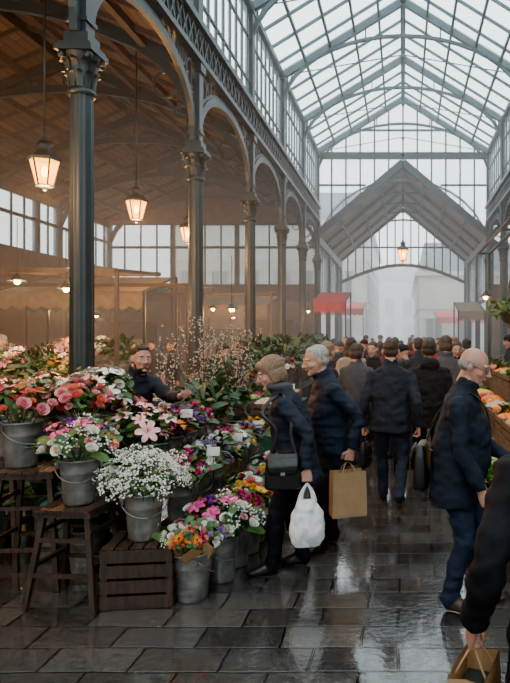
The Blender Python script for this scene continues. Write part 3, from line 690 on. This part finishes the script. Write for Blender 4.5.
# ------------------------------------------------------------------ people
def remesh(mb,voxel,it=3):
    me=mb.mesh('tmp'); o=bpy.data.objects.new('tmp',me); bpy.context.collection.objects.link(o)
    m=o.modifiers.new('r','REMESH'); m.mode='VOXEL'; m.voxel_size=voxel
    if it: s=o.modifiers.new('s','SMOOTH'); s.factor=.5; s.iterations=it
    dg=bpy.context.evaluated_depsgraph_get(); ne=bpy.data.meshes.new_from_object(o.evaluated_get(dg))
    n=len(ne.vertices); V=np.empty(n*3,np.float32); ne.vertices.foreach_get('co',V); V=V.reshape(-1,3)
    F=[tuple(p.vertices) for p in ne.polygons]
    bvh=BVHTree.FromPolygons([tuple(v) for v in np.concatenate(mb.V)],mb.F)
    mi=[]
    for p in ne.polygons:
        r=bvh.find_nearest(p.center); mi.append(mb.M[r[2]] if r[2] is not None else 0)
    nr=np.empty(n*3,np.float32); ne.vertices.foreach_get('normal',nr); nr=nr.reshape(-1,3)
    bpy.data.objects.remove(o); bpy.data.meshes.remove(me); bpy.data.meshes.remove(ne)
    r=MB(); r.V=[V]; r.F=F; r.M=mi; r.S=[True]*len(F); r.mats=list(mb.mats); r.n=n; r.N=nr
    return r
def rumple(r,mats,amp,sc):
    V=r.V[0]; ks={i for i,m in enumerate(r.mats) if m in mats}; mark=set()
    for f,k in zip(r.F,r.M):
        if k in ks: mark.update(f)
    for i in mark:
        p=V[i]; d=noise.noise(Vector((p[0]*sc,p[1]*sc,p[2]*sc*1.7)))+.5*noise.noise(Vector((p[0]*sc*2+3,p[1]*sc*2,p[2]*sc*3)))
        V[i]=p+r.N[i]*amp*d
SKIN=mat('skin',(.52,.28,.19),.5,0,(.44,.22,.15),12,.1,60,sss=.1); SKIN2=mat('skin_dark',(.12,.06,.035),.5,0,None,12,sss=.1); LIP=mat('lips',(.42,.15,.12),.45)
EYEW=mat('eye_white',(.7,.68,.65),.3); EYED=mat('eye_iris',(.03,.02,.015),.2)
def cloth(n,c,r=.85,q=0,b=.35): return mat('cloth_'+n,c,r,0,tuple(x*.65 for x in c),5,b,22,quilt=q,spec=.25)
NAVYQ=cloth('navy_quilted',(.016,.022,.036),.75,6.5); NAVY=cloth('navy',(.017,.022,.032),.85); BLACK=cloth('black',(.010,.010,.012),.85); JEAN=cloth('jeans',(.022,.031,.052),.9); DJEAN=cloth('dark_trousers',(.011,.012,.017),.9)
GREY=cloth('grey',(.07,.07,.08)); BROWN=cloth('brown',(.08,.042,.022)); BEIGE=cloth('beige',(.32,.25,.17)); WINE=cloth('wine',(.14,.018,.025)); OLIVE=cloth('olive',(.045,.05,.025)); LBLUE=cloth('pale_blue',(.22,.29,.38)); WHITEC=cloth('offwhite',(.5,.48,.45)); REDC=cloth('red',(.4,.03,.02))
SHOE=mat('shoe_leather',(.02,.015,.012),.35,0,None,8,.2,40); SHOEB=mat('shoe_brown',(.07,.035,.02),.4); 
def hairm(n,c): return mat('hair_'+n,c,.6,0,tuple(x*.6 for x in c),22,.5,70,(3,3,1))
HG=hairm('grey',(.26,.25,.23)); HW=hairm('white',(.44,.43,.41)); HB_=hairm('brown',(.04,.024,.014)); HK=hairm('black',(.012,.01,.008)); HBL=hairm('ashblonde',(.27,.17,.095)); HD=hairm('dark_blonde',(.17,.11,.06))
FRAME=mat('spectacle_frame',(.02,.02,.02),.3)
def ik(a,c,l1,l2,pole):
    a=np.array(a,float);c=np.array(c,float); d=c-a; L_=np.linalg.norm(d); mx=(l1+l2)*.998
    if L_>mx: c=a+d/L_*mx; d=c-a; L_=mx
    dn=d/L_; x=(l1*l1-l2*l2+L_*L_)/(2*L_); h=math.sqrt(max(0,l1*l1-x*x)); p=np.array(pole,float); p=p-dn*p.dot(dn); p/=np.linalg.norm(p)+1e-9
    return a+dn*x+p*h,c
def head_mb(skin,hair,style,vox,beard=None,glasses=False):
    b=MB(); e=b.ell
    e((0,-.012,.032),(.074,.094,.086),skin,None,20,14); e((0,.018,-.02),(.064,.074,.086),skin,None,18,12); e((0,.032,-.07),(.05,.052,.04),skin,None,14,10)
    e((0,.072,-.094),(.021,.018,.017),skin); e((0,.0,-.06),(.055,.06,.045),skin)
    b.loft([(0,.086,.018),(0,.1,.0),(0,.114,-.026),(0,.1,-.034)],[.009,.0105,.0145,.01],skin,10)
    for s in (-1,1):
        e((s*.014,.1,-.028),(.009,.011,.008),skin); e((s*.031,.078,.029),(.027,.015,.009),skin); e((s*.04,.055,-.024),(.024,.028,.024),skin)
        M=Matrix.Translation((s*.076,-.004,-.004))@Matrix.Rotation(s*.35,4,'Z'); e((0,0,0),(.009,.02,.032),skin,M,12,8); e((s*.004,-.004,-.0),(.01,.013,.022),skin,M,10,8)
    e((0,.092,-.052),(.023,.010,.0055),LIP); e((0,.089,-.062),(.019,.011,.006),LIP)
    b.loft([(0,-.03,-.14),(0,-.02,-.04)],[(.055,.058),(.052,.055)],skin,14)
    hm=hair
    if style=='short':
        e((0,-.024,.048),(.079,.097,.083),hm,None,20,14); e((0,-.05,-.01),(.074,.06,.06),hm,None,16,10); e((0,.035,.092),(.055,.038,.025),hm)
    elif style=='bald':
        e((0,-.045,-.002),(.080,.066,.042),hm,None,18,10)
        for s in (-1,1): e((s*.068,-.01,.02),(.013,.03,.025),hm)
    elif style=='thin':
        e((0,-.027,.044),(.079,.094,.083),hm,None,20,14); e((0,-.05,-.01),(.074,.06,.05),hm,None,16,10); e((0,.02,.094),(.05,.04,.024),hm)
    elif style in('bob','long'):
        e((0,-.025,.046),(.088,.104,.092),hm,None,20,14); e((0,.05,.082),(.062,.042,.034),hm)
        e((0,-.055,-.02),(.088,.062,.085),hm,None,18,12)
        for s in (-1,1): e((s*.07,-.02,-.02),(.024,.044,.062),hm,None,14,10)
        if style=='long': e((0,-.075,-.12),(.08,.045,.11),hm,None,16,10)
    elif style=='cap' or style=='beanie':
        e((0,-.012,.058),(.087,.105,.078),hm,None,20,12)
    if beard:
        e((0,.045,-.086),(.046,.042,.028),beard); 
        for s in (-1,1): e((s*.054,.01,-.055),(.01,.024,.032),beard)
        e((0,.094,-.042),(.022,.009,.005),beard)
    r=remesh(b,vox,2); rumple(r,[hm],.004,45)
    for s in (-1,1):
        r.ell((s*.031,.0795,.008),(.0125,.0095,.008),EYEW,None,10,8); r.ell((s*.031,.087,.008),(.0055,.003,.0055),EYED,None,8,6)
        r.ell((s*.031,.083,.0165),(.0145,.009,.0035),skin,None,10,6); r.ell((s*.031,.089,.030),(.018,.004,.0035),hm,None,8,6)
        if glasses: r.ring((s*.032,.098,.006),.021,.0035,FRAME,'y',14); r.beam((s*.053,.097,.01),(s*.08,.0,.01),.003,.004,FRAME)
    if glasses: r.beam((-.011,.099,.01),(.011,.099,.01),.003,.004,FRAME)
    return r
HEADC={}; HANDC={}
def hand_mb(skin,side,curl,vox,M):
    key=(skin.name,side,curl,vox)
    if key not in HANDC:
        b=MB(); d=np.array([0,0,-1.]); n=np.array([-side,0,0.]); t=np.array([0,1.,0])
        b.loft([-d*.03,d*0,d*.045,d*.09],[(.025,.019),(.027,.019),(.038,.017),(.040,.013)],skin,14,ref=t,sub=2)
        for i in range(4):
            base=d*.082+t*(.029-.0193*i); ln=[.072,.081,.075,.058][i]; a=.15; pts=[base-d*.02,base]; p=base.copy()
            for k,fr in enumerate((.45,.3,.25)):
                a+=curl*(1. if k<2 else .7)+.06*i; p=p+(math.cos(a)*d+math.sin(a)*n)*ln*fr; pts.append(p)
            b.loft(pts,[.0095,.0098,.0088,.008,.0062],skin,8,ref=t)
        p0=d*.025+t*.026; p1=p0+(d*.6+t*.62+n*.35)*.042; p2=p1+(d*.8+t*(.2-.3*min(curl,1))+n*(.3+.5*min(curl,1.)))*.032; p3=p2+(d*.7+t*(-.2*curl)+n*.6)*.024
        b.loft([p0,p1,p2,p3],[.014,.0125,.0105,.0078],skin,8,ref=n)
        HANDC[key]=remesh(b,vox,1)
    r=MB(); r.addmb(HANDC[key],M); return r
def person(name,loc,heading,h=1.75,build=1.,lean=.04,side=0.,pelvis=(0,0),feet=None,hands=None,head=(0,0),top=NAVY,legs=DJEAN,hair=HK,style='short',skin=None,shoe=SHOE,hem=-.14,collar=True,
           near=True,beard=None,glasses=False,curl=(.5,.5),belly=.0,twist=0.,hood=False,scarf=None,poles=None,wide=0.,handdir=(None,None),hunch=.0):
    skin=skin or SKIN; s=h/1.75; vox=.0105 if near else .019
    feet=feet or [(-.10,.0,0,-.15),(.10,.02,0,.15)]
    hands=hands or [(-.27,.04,.80),(.27,.04,.80)]
    b=MB(); bw=build
    drop=0
    for fx,fy,fl,_ in feet: drop=max(drop,.92-math.sqrt(max(.1,.835**2-(fy-pelvis[1])**2-(abs(fx)-.1)**2))-.085) if fl<.03 else drop
    Pv=np.array([pelvis[0],pelvis[1],.92-max(0,drop)-.005])
    sp=np.array([math.sin(side),math.sin(lean),math.cos(lean)]); sp/=np.linalg.norm(sp)
    up=np.array([math.sin(side)*1.2,math.sin(lean+hunch),math.cos(lean+hunch)]); up/=np.linalg.norm(up)
    def S(t):
        if t<=.28: return Pv+sp*t
        return Pv+sp*.28+ (sp*.45+up*.55)*(t-.28)
    rt=np.array([math.cos(twist),math.sin(twist),0])
    fw=np.array([-math.sin(twist),math.cos(twist),0])
    b.loft([S(-.09),S(0),S(.1)],[(.13,.09),(.165*bw,.12),(.15*bw,.115)],legs,18,ref=(1,0,0),sub=2)
    T=[(hem,.188*bw+wide,.142+wide),(hem+.05,.192*bw+wide*.7,.145+wide*.6+belly*.3),(.0,.19*bw,.142+belly*.6),(.13,.175*bw,.138+belly),(.26,.185*bw,.142+belly*.7),(.37,.195*bw,.138),(.45,.185*bw,.12),(.505,.135*bw,.10),(.55,.075,.078)]
    T=[x for i,x in enumerate(T) if i!=2 or hem<-.06]
    b.loft([S(t)+fw*(belly*.4 if 0<=t<.3 else 0)+(0 if t<.4 else -fw*.008) for t,_,_ in T],[(a,c) for _,a,c in T],top,22,ref=rt,sub=3)
    nb=S(.555)
    hc=nb+ (up*.8+np.array([0,.25+hunch*.3,.4]))/np.linalg.norm(up*.8+np.array([0,.25,.4]))*.128
    b.loft([S(.5),nb,hc],[.06,.056,.052],skin,14)
    if collar: b.loft([S(.50),S(.545),S(.595)+np.array([0,.012,0])],[(.10,.09),(.078,.078),(.073,.076)],top,18,ref=rt,sub=2)
    if scarf: 
        q=[S(.575)+.085*(math.cos(a)*rt+math.sin(a)*fw) for a in np.linspace(0,2*pi,13)]
        b.loft(q,[.028]*13,scarf,8)
    if hood: b.ell(S(.53)-fw*.09,(.12,.06,.08),top)
    wr=[]
    for i,sg in ((0,-1),(1,1)):
        hip=Pv+np.array([sg*.092,0,0]); fx,fy,fl,yw=feet[i]; ank=np.array([fx,fy,.085+fl])
        kn,ank=ik(hip,ank,.42,.42,(sg*.12,1,0))
        b.loft([hip+np.array([0,0,.04]),hip*.6+kn*.4,kn,kn*.55+ank*.45,ank+np.array([0,0,.0]),ank-np.array([0,0,.03])],[.096*bw,.084*bw,.066,.064,.056,.058],legs,16,sub=3)
        fd=np.array([math.sin(yw)*1.,math.cos(yw),-fl*2.2]); fd/=np.linalg.norm(fd); bk=ank-fd*.055; fz=np.array([0,0,1.])
        b.loft([bk+fz*-.035,bk+fd*.03-fz*.03,ank+fd*.05-fz*.03,ank+fd*.13-fz*.048,ank+fd*.185-fz*.055,ank+fd*.205-fz*.06],[(.02,.028),(.036,.048),(.042,.05),(.047,.034),(.036,.026),(.012,.012)],shoe,14,ref=np.cross(fd,fz),sub=3)
        sh=S(.43)+rt*sg*.178*bw; w=np.array(hands[i],float)
        pole=(sg*.35,-1,-.15) if not poles else poles[i]
        el,w=ik(sh,w,.285,.26,pole)
        dr=(w-el)/np.linalg.norm(w-el)
        b.ell(sh-rt*sg*.01,(.068,.068,.07),top,None,14,10)
        b.loft([sh+ (sh-el)*.08,sh*.6+el*.4,el,el*.5+w*.5,w-dr*.005],[.066,.062,.054,.052,.043],top,16,sub=3)
        b.loft([w-dr*.05,w+dr*.02],[.026,.024],skin,10)
        wr.append((w,dr))
    r=remesh(b,vox,3 if near else 2)
    rumple(r,[top,legs],.014 if near else .009,9)
    out=MB(); out.addmb(r)
    yaw,pitch=head
    HM=Matrix.Translation(hc+np.array([0,0,.005]))@Matrix.Rotation(yaw,4,'Z')@Matrix.Rotation(-pitch,4,'X')@Matrix.Scale(1.03,4)
    key=(skin.name,hair.name,style,near,beard.name if beard else 0,glasses)
    if key not in HEADC: HEADC[key]=head_mb(skin,hair,style,.0045 if near else .009,beard,glasses)
    out.addmb(HEADC[key],HM)
    for i,sg in ((0,-1),(1,1)):
        w,dr=wr[i]; hd=handdir[i] if handdir[i] is not None else dr
        z=-Vector(hd).normalized(); y=Vector((0,1,0)); y=(y-z*y.dot(z))
        if y.length<.2: y=Vector((-sg*.6,0,.8)); y=y-z*y.dot(z)
        y.normalize(); x=y.cross(z); R=Matrix((x,y,z)).transposed().to_4x4()
        out.addmb(hand_mb(skin,sg,curl[i],.0042 if near else .0068,Matrix.Translation(w)@R))
        wr[i]=(w,Vector(hd).normalized(),R)
    for k in range(len(out.V)): out.V[k]=out.V[k]*s
    o=out.obj(name,loc,heading)
    Rz=Matrix.Translation(loc)@Matrix.Rotation(heading,4,'Z')
    return dict(o=o,M=Rz,s=s,grip=[Rz@((Vector(wr[i][0])+wr[i][1]*.105+(wr[i][2].to_3x3()@Vector(((1 if i==0 else -1)*.02,0,0))))*s) for i in (0,1)],S=lambda t:Rz@(Vector(S(t))*s),rt=Rz.to_3x3()@Vector(rt),fw=Rz.to_3x3()@Vector(fw))
PLAST=mat('white_plastic',(.85,.85,.85),.3,0,(.72,.72,.74),14,.8,24); KRAFT=mat('kraft_paper',(.42,.25,.12),.8,0,(.36,.21,.10),8,.4,14); LEATH=mat('black_leather',(.012,.011,.011),.35,0,None,10,.3,50)
def plastic_bag(grip,sz=1.,m=PLAST,rz=0):
    b=MB(); H=.44*sz
    b.loft([(0,0,-H),(0,0,-H*.985),(0,0,-H*.86),(0,0,-H*.66),(0,0,-H*.5),(0,0,-H*.36),(0,0,-H*.26)],[(.07,.03),(.095*sz,.05*sz),(.115*sz,.075*sz),(.118*sz,.07*sz),(.108*sz,.055*sz),(.085*sz,.035*sz),(.06*sz,.018*sz)],m,40,sub=6)
    for i in range(len(b.V[0])):
        p=b.V[0][i]; d=noise.noise(Vector((p[0]*24,p[1]*24,p[2]*8)))+.8*noise.noise(Vector((p[0]*50,p[1]*50,p[2]*16))); b.V[0][i]=p*np.array([1+.12*d,1+.35*d,1+.0*d])
    for sx in (-1,1): b.loft([(sx*.05*sz,0,-H*.3),(sx*.035*sz,.0,-H*.14),(0,0,0)],[(.022,.01),(.014,.007),(.008,.005)],m,8,sub=3)
    return b.obj('plastic_bag',grip,rz)
def paper_bag(grip,rz=0,w=.24,d=.13,h=.30):
    b=MB(); z=-.07-h; V=[];F=[]
    prof=[(0,1,1),(.02,1.02,1.04),(h*.5,1.01,.98),(h*.97,.98,.9),(h,.98,.9)]
    for zz,a,c in prof:
        for (x,y) in ((-1,-1),(0,-1.04),(1,-1),(1,0),(1,1),(0,1.04),(-1,1),(-1,0)):
            q=.86 if y==0 and zz>h*.3 else 1
            V.append((x*w/2*a*q,y*d/2*c,z+zz+ (.01*math.sin(x*3) if zz==h else 0)))
    for j in range(4):
        for i in range(8): A=j*8+i;C=j*8+(i+1)%8; F.append((A,C,C+8,A+8))
    F.append(tuple(reversed(range(8)))); b.add(V,F,KRAFT,None,False)
    V2=[(x*.97,y*.95,zz) for x,y,zz in V]; b.add(V2[8:],[(f[0],f[3],f[2],f[1]) for f in F[:24]],KRAFT,None,False)
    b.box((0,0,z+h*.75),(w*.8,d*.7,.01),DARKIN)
    for sy in (-1,1): b.loft([(-.05,sy*d*.4,z+h-.02),(-.04,sy*d*.2,z+h+.03),(0,0,0),(.04,sy*d*.2,z+h+.03),(.05,sy*d*.4,z+h-.02)],[.004]*5,KRAFT,6,sub=3)
    return b.obj('paper_bag',grip,rz)
def handbag(c,rz,w=.28,h=.22,d=.10,m=LEATH,pts=None,name='handbag'):
    b=MB(); b.loft([(0,0,-h/2),(0,0,-h/2+.02),(0,0,0),(0,0,h/2-.03),(0,0,h/2)],[(w/2*.9,d/2*.8),(w/2,d/2),(w/2*.98,d/2*.95),(w/2*.88,d/2*.7),(w/2*.8,d/2*.4)],m,28,sub=2,power=4)
    b.loft([(0,-d/2-.003,h/2-.02),(0,-d/2-.008,.02),(0,-d/2-.005,-.02)],[(w/2*.85,.006),(w/2*.85,.006),(w/2*.7,.005)],m,12)
    b.box((0,-d/2-.014,-.01),(.03,.006,.02),ZINC)
    if pts:
        Mi=(Matrix.Translation(c)@Matrix.Rotation(rz,4,'Z')).inverted(); q=[tuple(Mi@Vector(p)) for p in pts]
        b.loft(q,[(.014,.005)]*len(q),m,8,sub=4)
    return b.obj(name,c,rz)
A=math.pi/2
w=person('elderly_woman',(-.84,4.62,0),A+.12,h=1.66,build=.97,lean=.19,hunch=.26,feet=[(-.09,.12,0,-.1),(.09,-.10,0,.1)],pelvis=(0,-.06),hands=[(-.29,-.14,.85),(.25,.02,.82)],
  head=(.08,.38),top=NAVYQ,legs=DJEAN,hair=HBL,style='bob',hem=-.22,belly=.03,wide=.02,curl=(1.1,.6),scarf=GREY)
plastic_bag(w['grip'][0],1.0,PLAST,.15)
c=w['S'](-.06)+w['fw']*.10-w['rt']*.25
sh=w['S'](.5)-w['rt']*.13
handbag(c,.12,w=.26,h=.25,pts=[c+Vector((-.09,0,.1)),c+Vector((-.05,0,.28)),sh+w['fw']*.12-w['rt']*.10-Vector((0,0,.1)),sh-w['fw']*.0+Vector((0,0,.02)),sh-w['fw']*.08-w['rt']*.10-Vector((0,0,.14)),w['S'](.2)-w['rt']*.25,c+Vector((.09,0,.1))])
m=person('elderly_man',(-.60,5.12,0),A+.45,h=1.72,build=1.1,lean=.13,hunch=.24,feet=[(-.1,.1,0,-.2),(.1,-.06,0,.1)],pelvis=(0,-.04),hands=[(-.28,-.08,.86),(.22,.15,.86)],head=(.05,.22),top=NAVYQ,legs=DJEAN,hair=HW,style='thin',hem=-.2,belly=.05,wide=.01,curl=(1.2,.6))
paper_bag(m['grip'][0],.35,.27,.14,.35)
m=person('walking_man',(-.13,6.4,0),-.05,h=1.76,build=1.12,lean=.03,feet=[(-.09,.22,0,-.1),(.10,-.2,.06,.12)],hands=[(-.28,.02,.80),(.29,-.06,.81)],head=(.1,.1),top=NAVY,legs=JEAN,hair=HB_,style='short',hem=-.14,curl=(1.1,.7))
handbag(m['grip'][0]+Vector((0,0,-.2)),1.3,w=.2,h=.26,d=.08,pts=[m['grip'][0]+Vector((0,-.05,-.08)),m['grip'][0],m['grip'][0]+Vector((0,.05,-.08))],name='carrier_bag')
m=person('walking_man',(.30,7.1,0),.1,h=1.74,build=1.08,lean=.05,feet=[(-.09,-.15,.04,-.1),(.10,.18,0,.12)],hands=[(-.30,.03,.80),(.29,.05,.81)],head=(.2,.12),top=BLACK,legs=DJEAN,hair=HK,style='short',skin=SKIN2,hem=-.2,curl=(1.1,.7),hood=True)
handbag(m['grip'][0]+Vector((-.02,0,-.3)),1.2,w=.32,h=.42,d=.1,pts=[m['grip'][0]+Vector((-.02,-.07,-.1)),m['grip'][0],m['grip'][0]+Vector((-.02,.07,-.1))],name='carrier_bag')
m=person('bespectacled_man',(.38,4.02,0),-A-.25,h=1.71,build=1.16,lean=.06,hunch=.2,pelvis=(0,-.03),feet=[(-.1,.08,0,-.1),(.11,-.06,0,.2)],hands=[(-.2,.3,.95),(.24,.16,.82)],head=(-.15,.33),top=NAVY,legs=JEAN,hair=HG,style='bald',shoe=SHOEB,hem=-.22,belly=.06,wide=.02,glasses=True,curl=(.6,.7))
c=m['S'](.02)-m['fw']*.23+m['rt']*.02
handbag(c,m['o'].rotation_euler[2]+.1,w=.30,h=.28,d=.1,pts=[c-m['rt']*.12+Vector((0,0,.1)),m['S'](.35)-m['fw']*.17-m['rt']*.05,m['S'](.52)+m['rt']*.1,m['S'](.4)+m['fw']*.15,m['S'](.1)+m['fw']*.19-m['rt']*.12,m['S'](-.02)-m['rt']*.23,c-m['rt']*.14+Vector((0,0,.08))],name='messenger_bag')
m=person('passer_by',(.53,1.95,0),.1,h=1.74,build=1.05,lean=.04,feet=[(-.1,.2,0,-.1),(.1,-.2,.05,.1)],hands=[(-.30,.06,.84),(.28,0,.8)],head=(0,.1),top=BLACK,legs=DJEAN,hair=HK,style='short',hem=-.45,wide=.03,curl=(1.15,.6))
paper_bag(m['grip'][0],1.2)
m=person('flower_vendor',(-2.48,5.64,0),-A-.55,h=1.74,build=1.08,lean=.30,hunch=.10,feet=[(-.12,.05,0,-.1),(.12,-.06,0,.1)],pelvis=(0,-.08),hands=[(-.10,.56,1.22),(.12,.5,1.12)],head=(-.25,.08),top=NAVY,legs=DJEAN,hair=HB_,style='short',beard=HB_,curl=(.4,.5))
person('stallholder',(-2.75,8.8,0),-A-.3,h=1.70,lean=.3,hunch=.1,hands=[(-.15,.4,1.0),(.15,.42,1.0)],head=(0,.4),top=NAVY,legs=DJEAN,hair=HK,style='short',near=True)
print('near people',time.time()-T0)
tops=[NAVY,BLACK,GREY,BROWN,NAVY,BLACK,OLIVE,NAVY,BLACK,WINE,GREY,NAVY]
hairs=[HK,HB_,HG,HB_,HD,HK,HW,HBL]; styles=['short','bob','short','long','short','thin','beanie','short','bob']
def walker(x,y,i,hd=None,top=None,hair=None,style=None,name='pedestrian',h=None,legs=None,hands=None):
    q=random.Random(i*13+5); ph=q.choice([-1,1]); st=.1+.12*q.random()
    hd=(q.choice([0,0,0,pi,pi])+q.uniform(-.5,.5)) if hd is None else hd
    style=style or q.choice(styles); hr=hair or q.choice(hairs)
    if style=='beanie': hr=q.choice([GREY,BLACK,WINE])
    person(name,(x,y,0),hd,h=h or q.uniform(1.6,1.8),build=q.uniform(.92,1.12),lean=q.uniform(0,.1),feet=[(-.1,st*ph,0 if ph>0 else .04,-.1),(.1,-st*ph,0 if ph<0 else .04,.1)],
      hands=hands or [(-.27,.03-.1*ph,.81),(.27,.03+.1*ph,.81)],head=(q.uniform(-.5,.5),q.uniform(0,.25)),top=top or q.choice(tops),legs=legs or q.choice([DJEAN,JEAN,DJEAN,BLACK]),hair=hr,style=style,hem=q.choice([-.12,-.2,-.4]),wide=.01,near=False,scarf=q.choice([None,None,GREY,WINE]))
walker(-.92,7.3,1,hd=-.9,top=NAVY,hair=HBL,style='short',h=1.7)
walker(-.62,8.3,2,hd=-.2,top=GREY,hair=HB_,style='bob',h=1.66,legs=BLACK)
walker(-.78,9.4,3,hd=.3,top=BEIGE,hair=HK,style='long')
for i,(px,y) in enumerate([(374,9.6),(404,8.6),(420,9.8),(446,8.6),(458,9.4),(466,11),(338,11.5),(352,11),(364,13),(380,12.3),(395,13),(412,12),(428,12.6),(440,14),(454,13.5),(346,15),(334,17),(358,17),(372,16),(388,17.5),(402,19),(416,17),(432,18),(446,19.5),(366,21),(380,22),(396,24),(410,22),(424,23),(438,25),(352,22),(390,29),(412,30),(372,28)]):
    walker((px-403)*y/620,y,i+10,name='pedestrian',top=REDC if i==12 else (WHITEC if i==7 else (LBLUE if i==18 else None)))
for i,(x,y,hd) in enumerate([(-5.3,9.9,pi),(-6.6,10.2,pi),(-4.2,8.1,2.4),(-7.2,13.1,pi),(-3.9,12,1.),(-5.0,13.5,2.),(-3.4,15.2,-1.2),(-6.2,15.4,2.8),(-4.6,17.5,.4),(-8.6,16.6,1.5),(1.9,10.9,1.6),(2.0,6.9,1.5),(2.1,8.7,1.7),(-5.9,11.0,.3)]):
    walker(x,y,i+70,hd=hd,name='market_worker' if i in (2,10,11,12) else 'pedestrian')
print('people',time.time()-T0)
# ------------------------------------------------------------------ haze volume
def haze(name,x0,x1,y0,y1,z0,z1,dens,em):
    b=MB()
    m=bpy.data.materials.new(name); m.use_nodes=True; nt=m.node_tree; nt.nodes.remove(nt.nodes['Principled BSDF'])
    v=nt.nodes.new('ShaderNodeVolumePrincipled'); v.inputs['Density'].default_value=dens; v.inputs['Anisotropy'].default_value=.25; v.inputs['Color'].default_value=(.93,.97,1,1)
    v.inputs['Emission Strength'].default_value=em; v.inputs['Emission Color'].default_value=(.86,.94,1,1)  # emission makes the mist itself glow, standing in for multiply scattered daylight
    nt.links.new(v.outputs[0],nt.nodes['Material Output'].inputs['Volume'])
    b.box(((x0+x1)/2,(y0+y1)/2,(z0+z1)/2),(x1-x0,y1-y0,z1-z0),m); return b.obj(name)
haze('mist_indoor',-10.9,10.9,5.0,13.0,.01,10.9,.007,.0)
haze('mist_far_hall',-10.9,10.9,13.01,31.4,.01,10.9,.013,.004)
haze('mist_street',-25,25,31.5,79,.01,12,.020,.05)
# ------------------------------------------------------------------ world, camera
wd=bpy.data.worlds.new('overcast_sky'); bpy.context.scene.world=wd; wd.use_nodes=True; nt=wd.node_tree; bg=nt.nodes['Background']
tc=nt.nodes.new('ShaderNodeTexCoord'); n=nt.nodes.new('ShaderNodeTexNoise'); n.inputs['Scale'].default_value=2; nt.links.new(tc.outputs['Generated'],n.inputs['Vector'])
r=nt.nodes.new('ShaderNodeValToRGB'); r.color_ramp.elements[0].color=(.74,.87,.91,1); r.color_ramp.elements[1].color=(.92,.98,1,1); nt.links.new(n.outputs['Fac'],r.inputs[0]); nt.links.new(r.outputs[0],bg.inputs[0])
bg.inputs[1].default_value=6.4
cam=bpy.data.cameras.new('camera'); co=bpy.data.objects.new('camera',cam); bpy.context.collection.objects.link(co); bpy.context.scene.camera=co
co.location=(0,0,1.75); co.rotation_euler=(pi/2,0,0); cam.sensor_fit='VERTICAL'; cam.sensor_height=36; cam.lens=36*620/683
cam.shift_x=-(403-255)/683; cam.shift_y=-(341.5-335)/683
cam.clip_end=300
vs=bpy.context.scene.view_settings
try: vs.view_transform='AgX'; vs.look='AgX - Punchy'
except Exception as ex: print(ex)
print('done',time.time()-T0, sum(len(o.data.polygons) for o in bpy.data.objects if o.type=='MESH'))
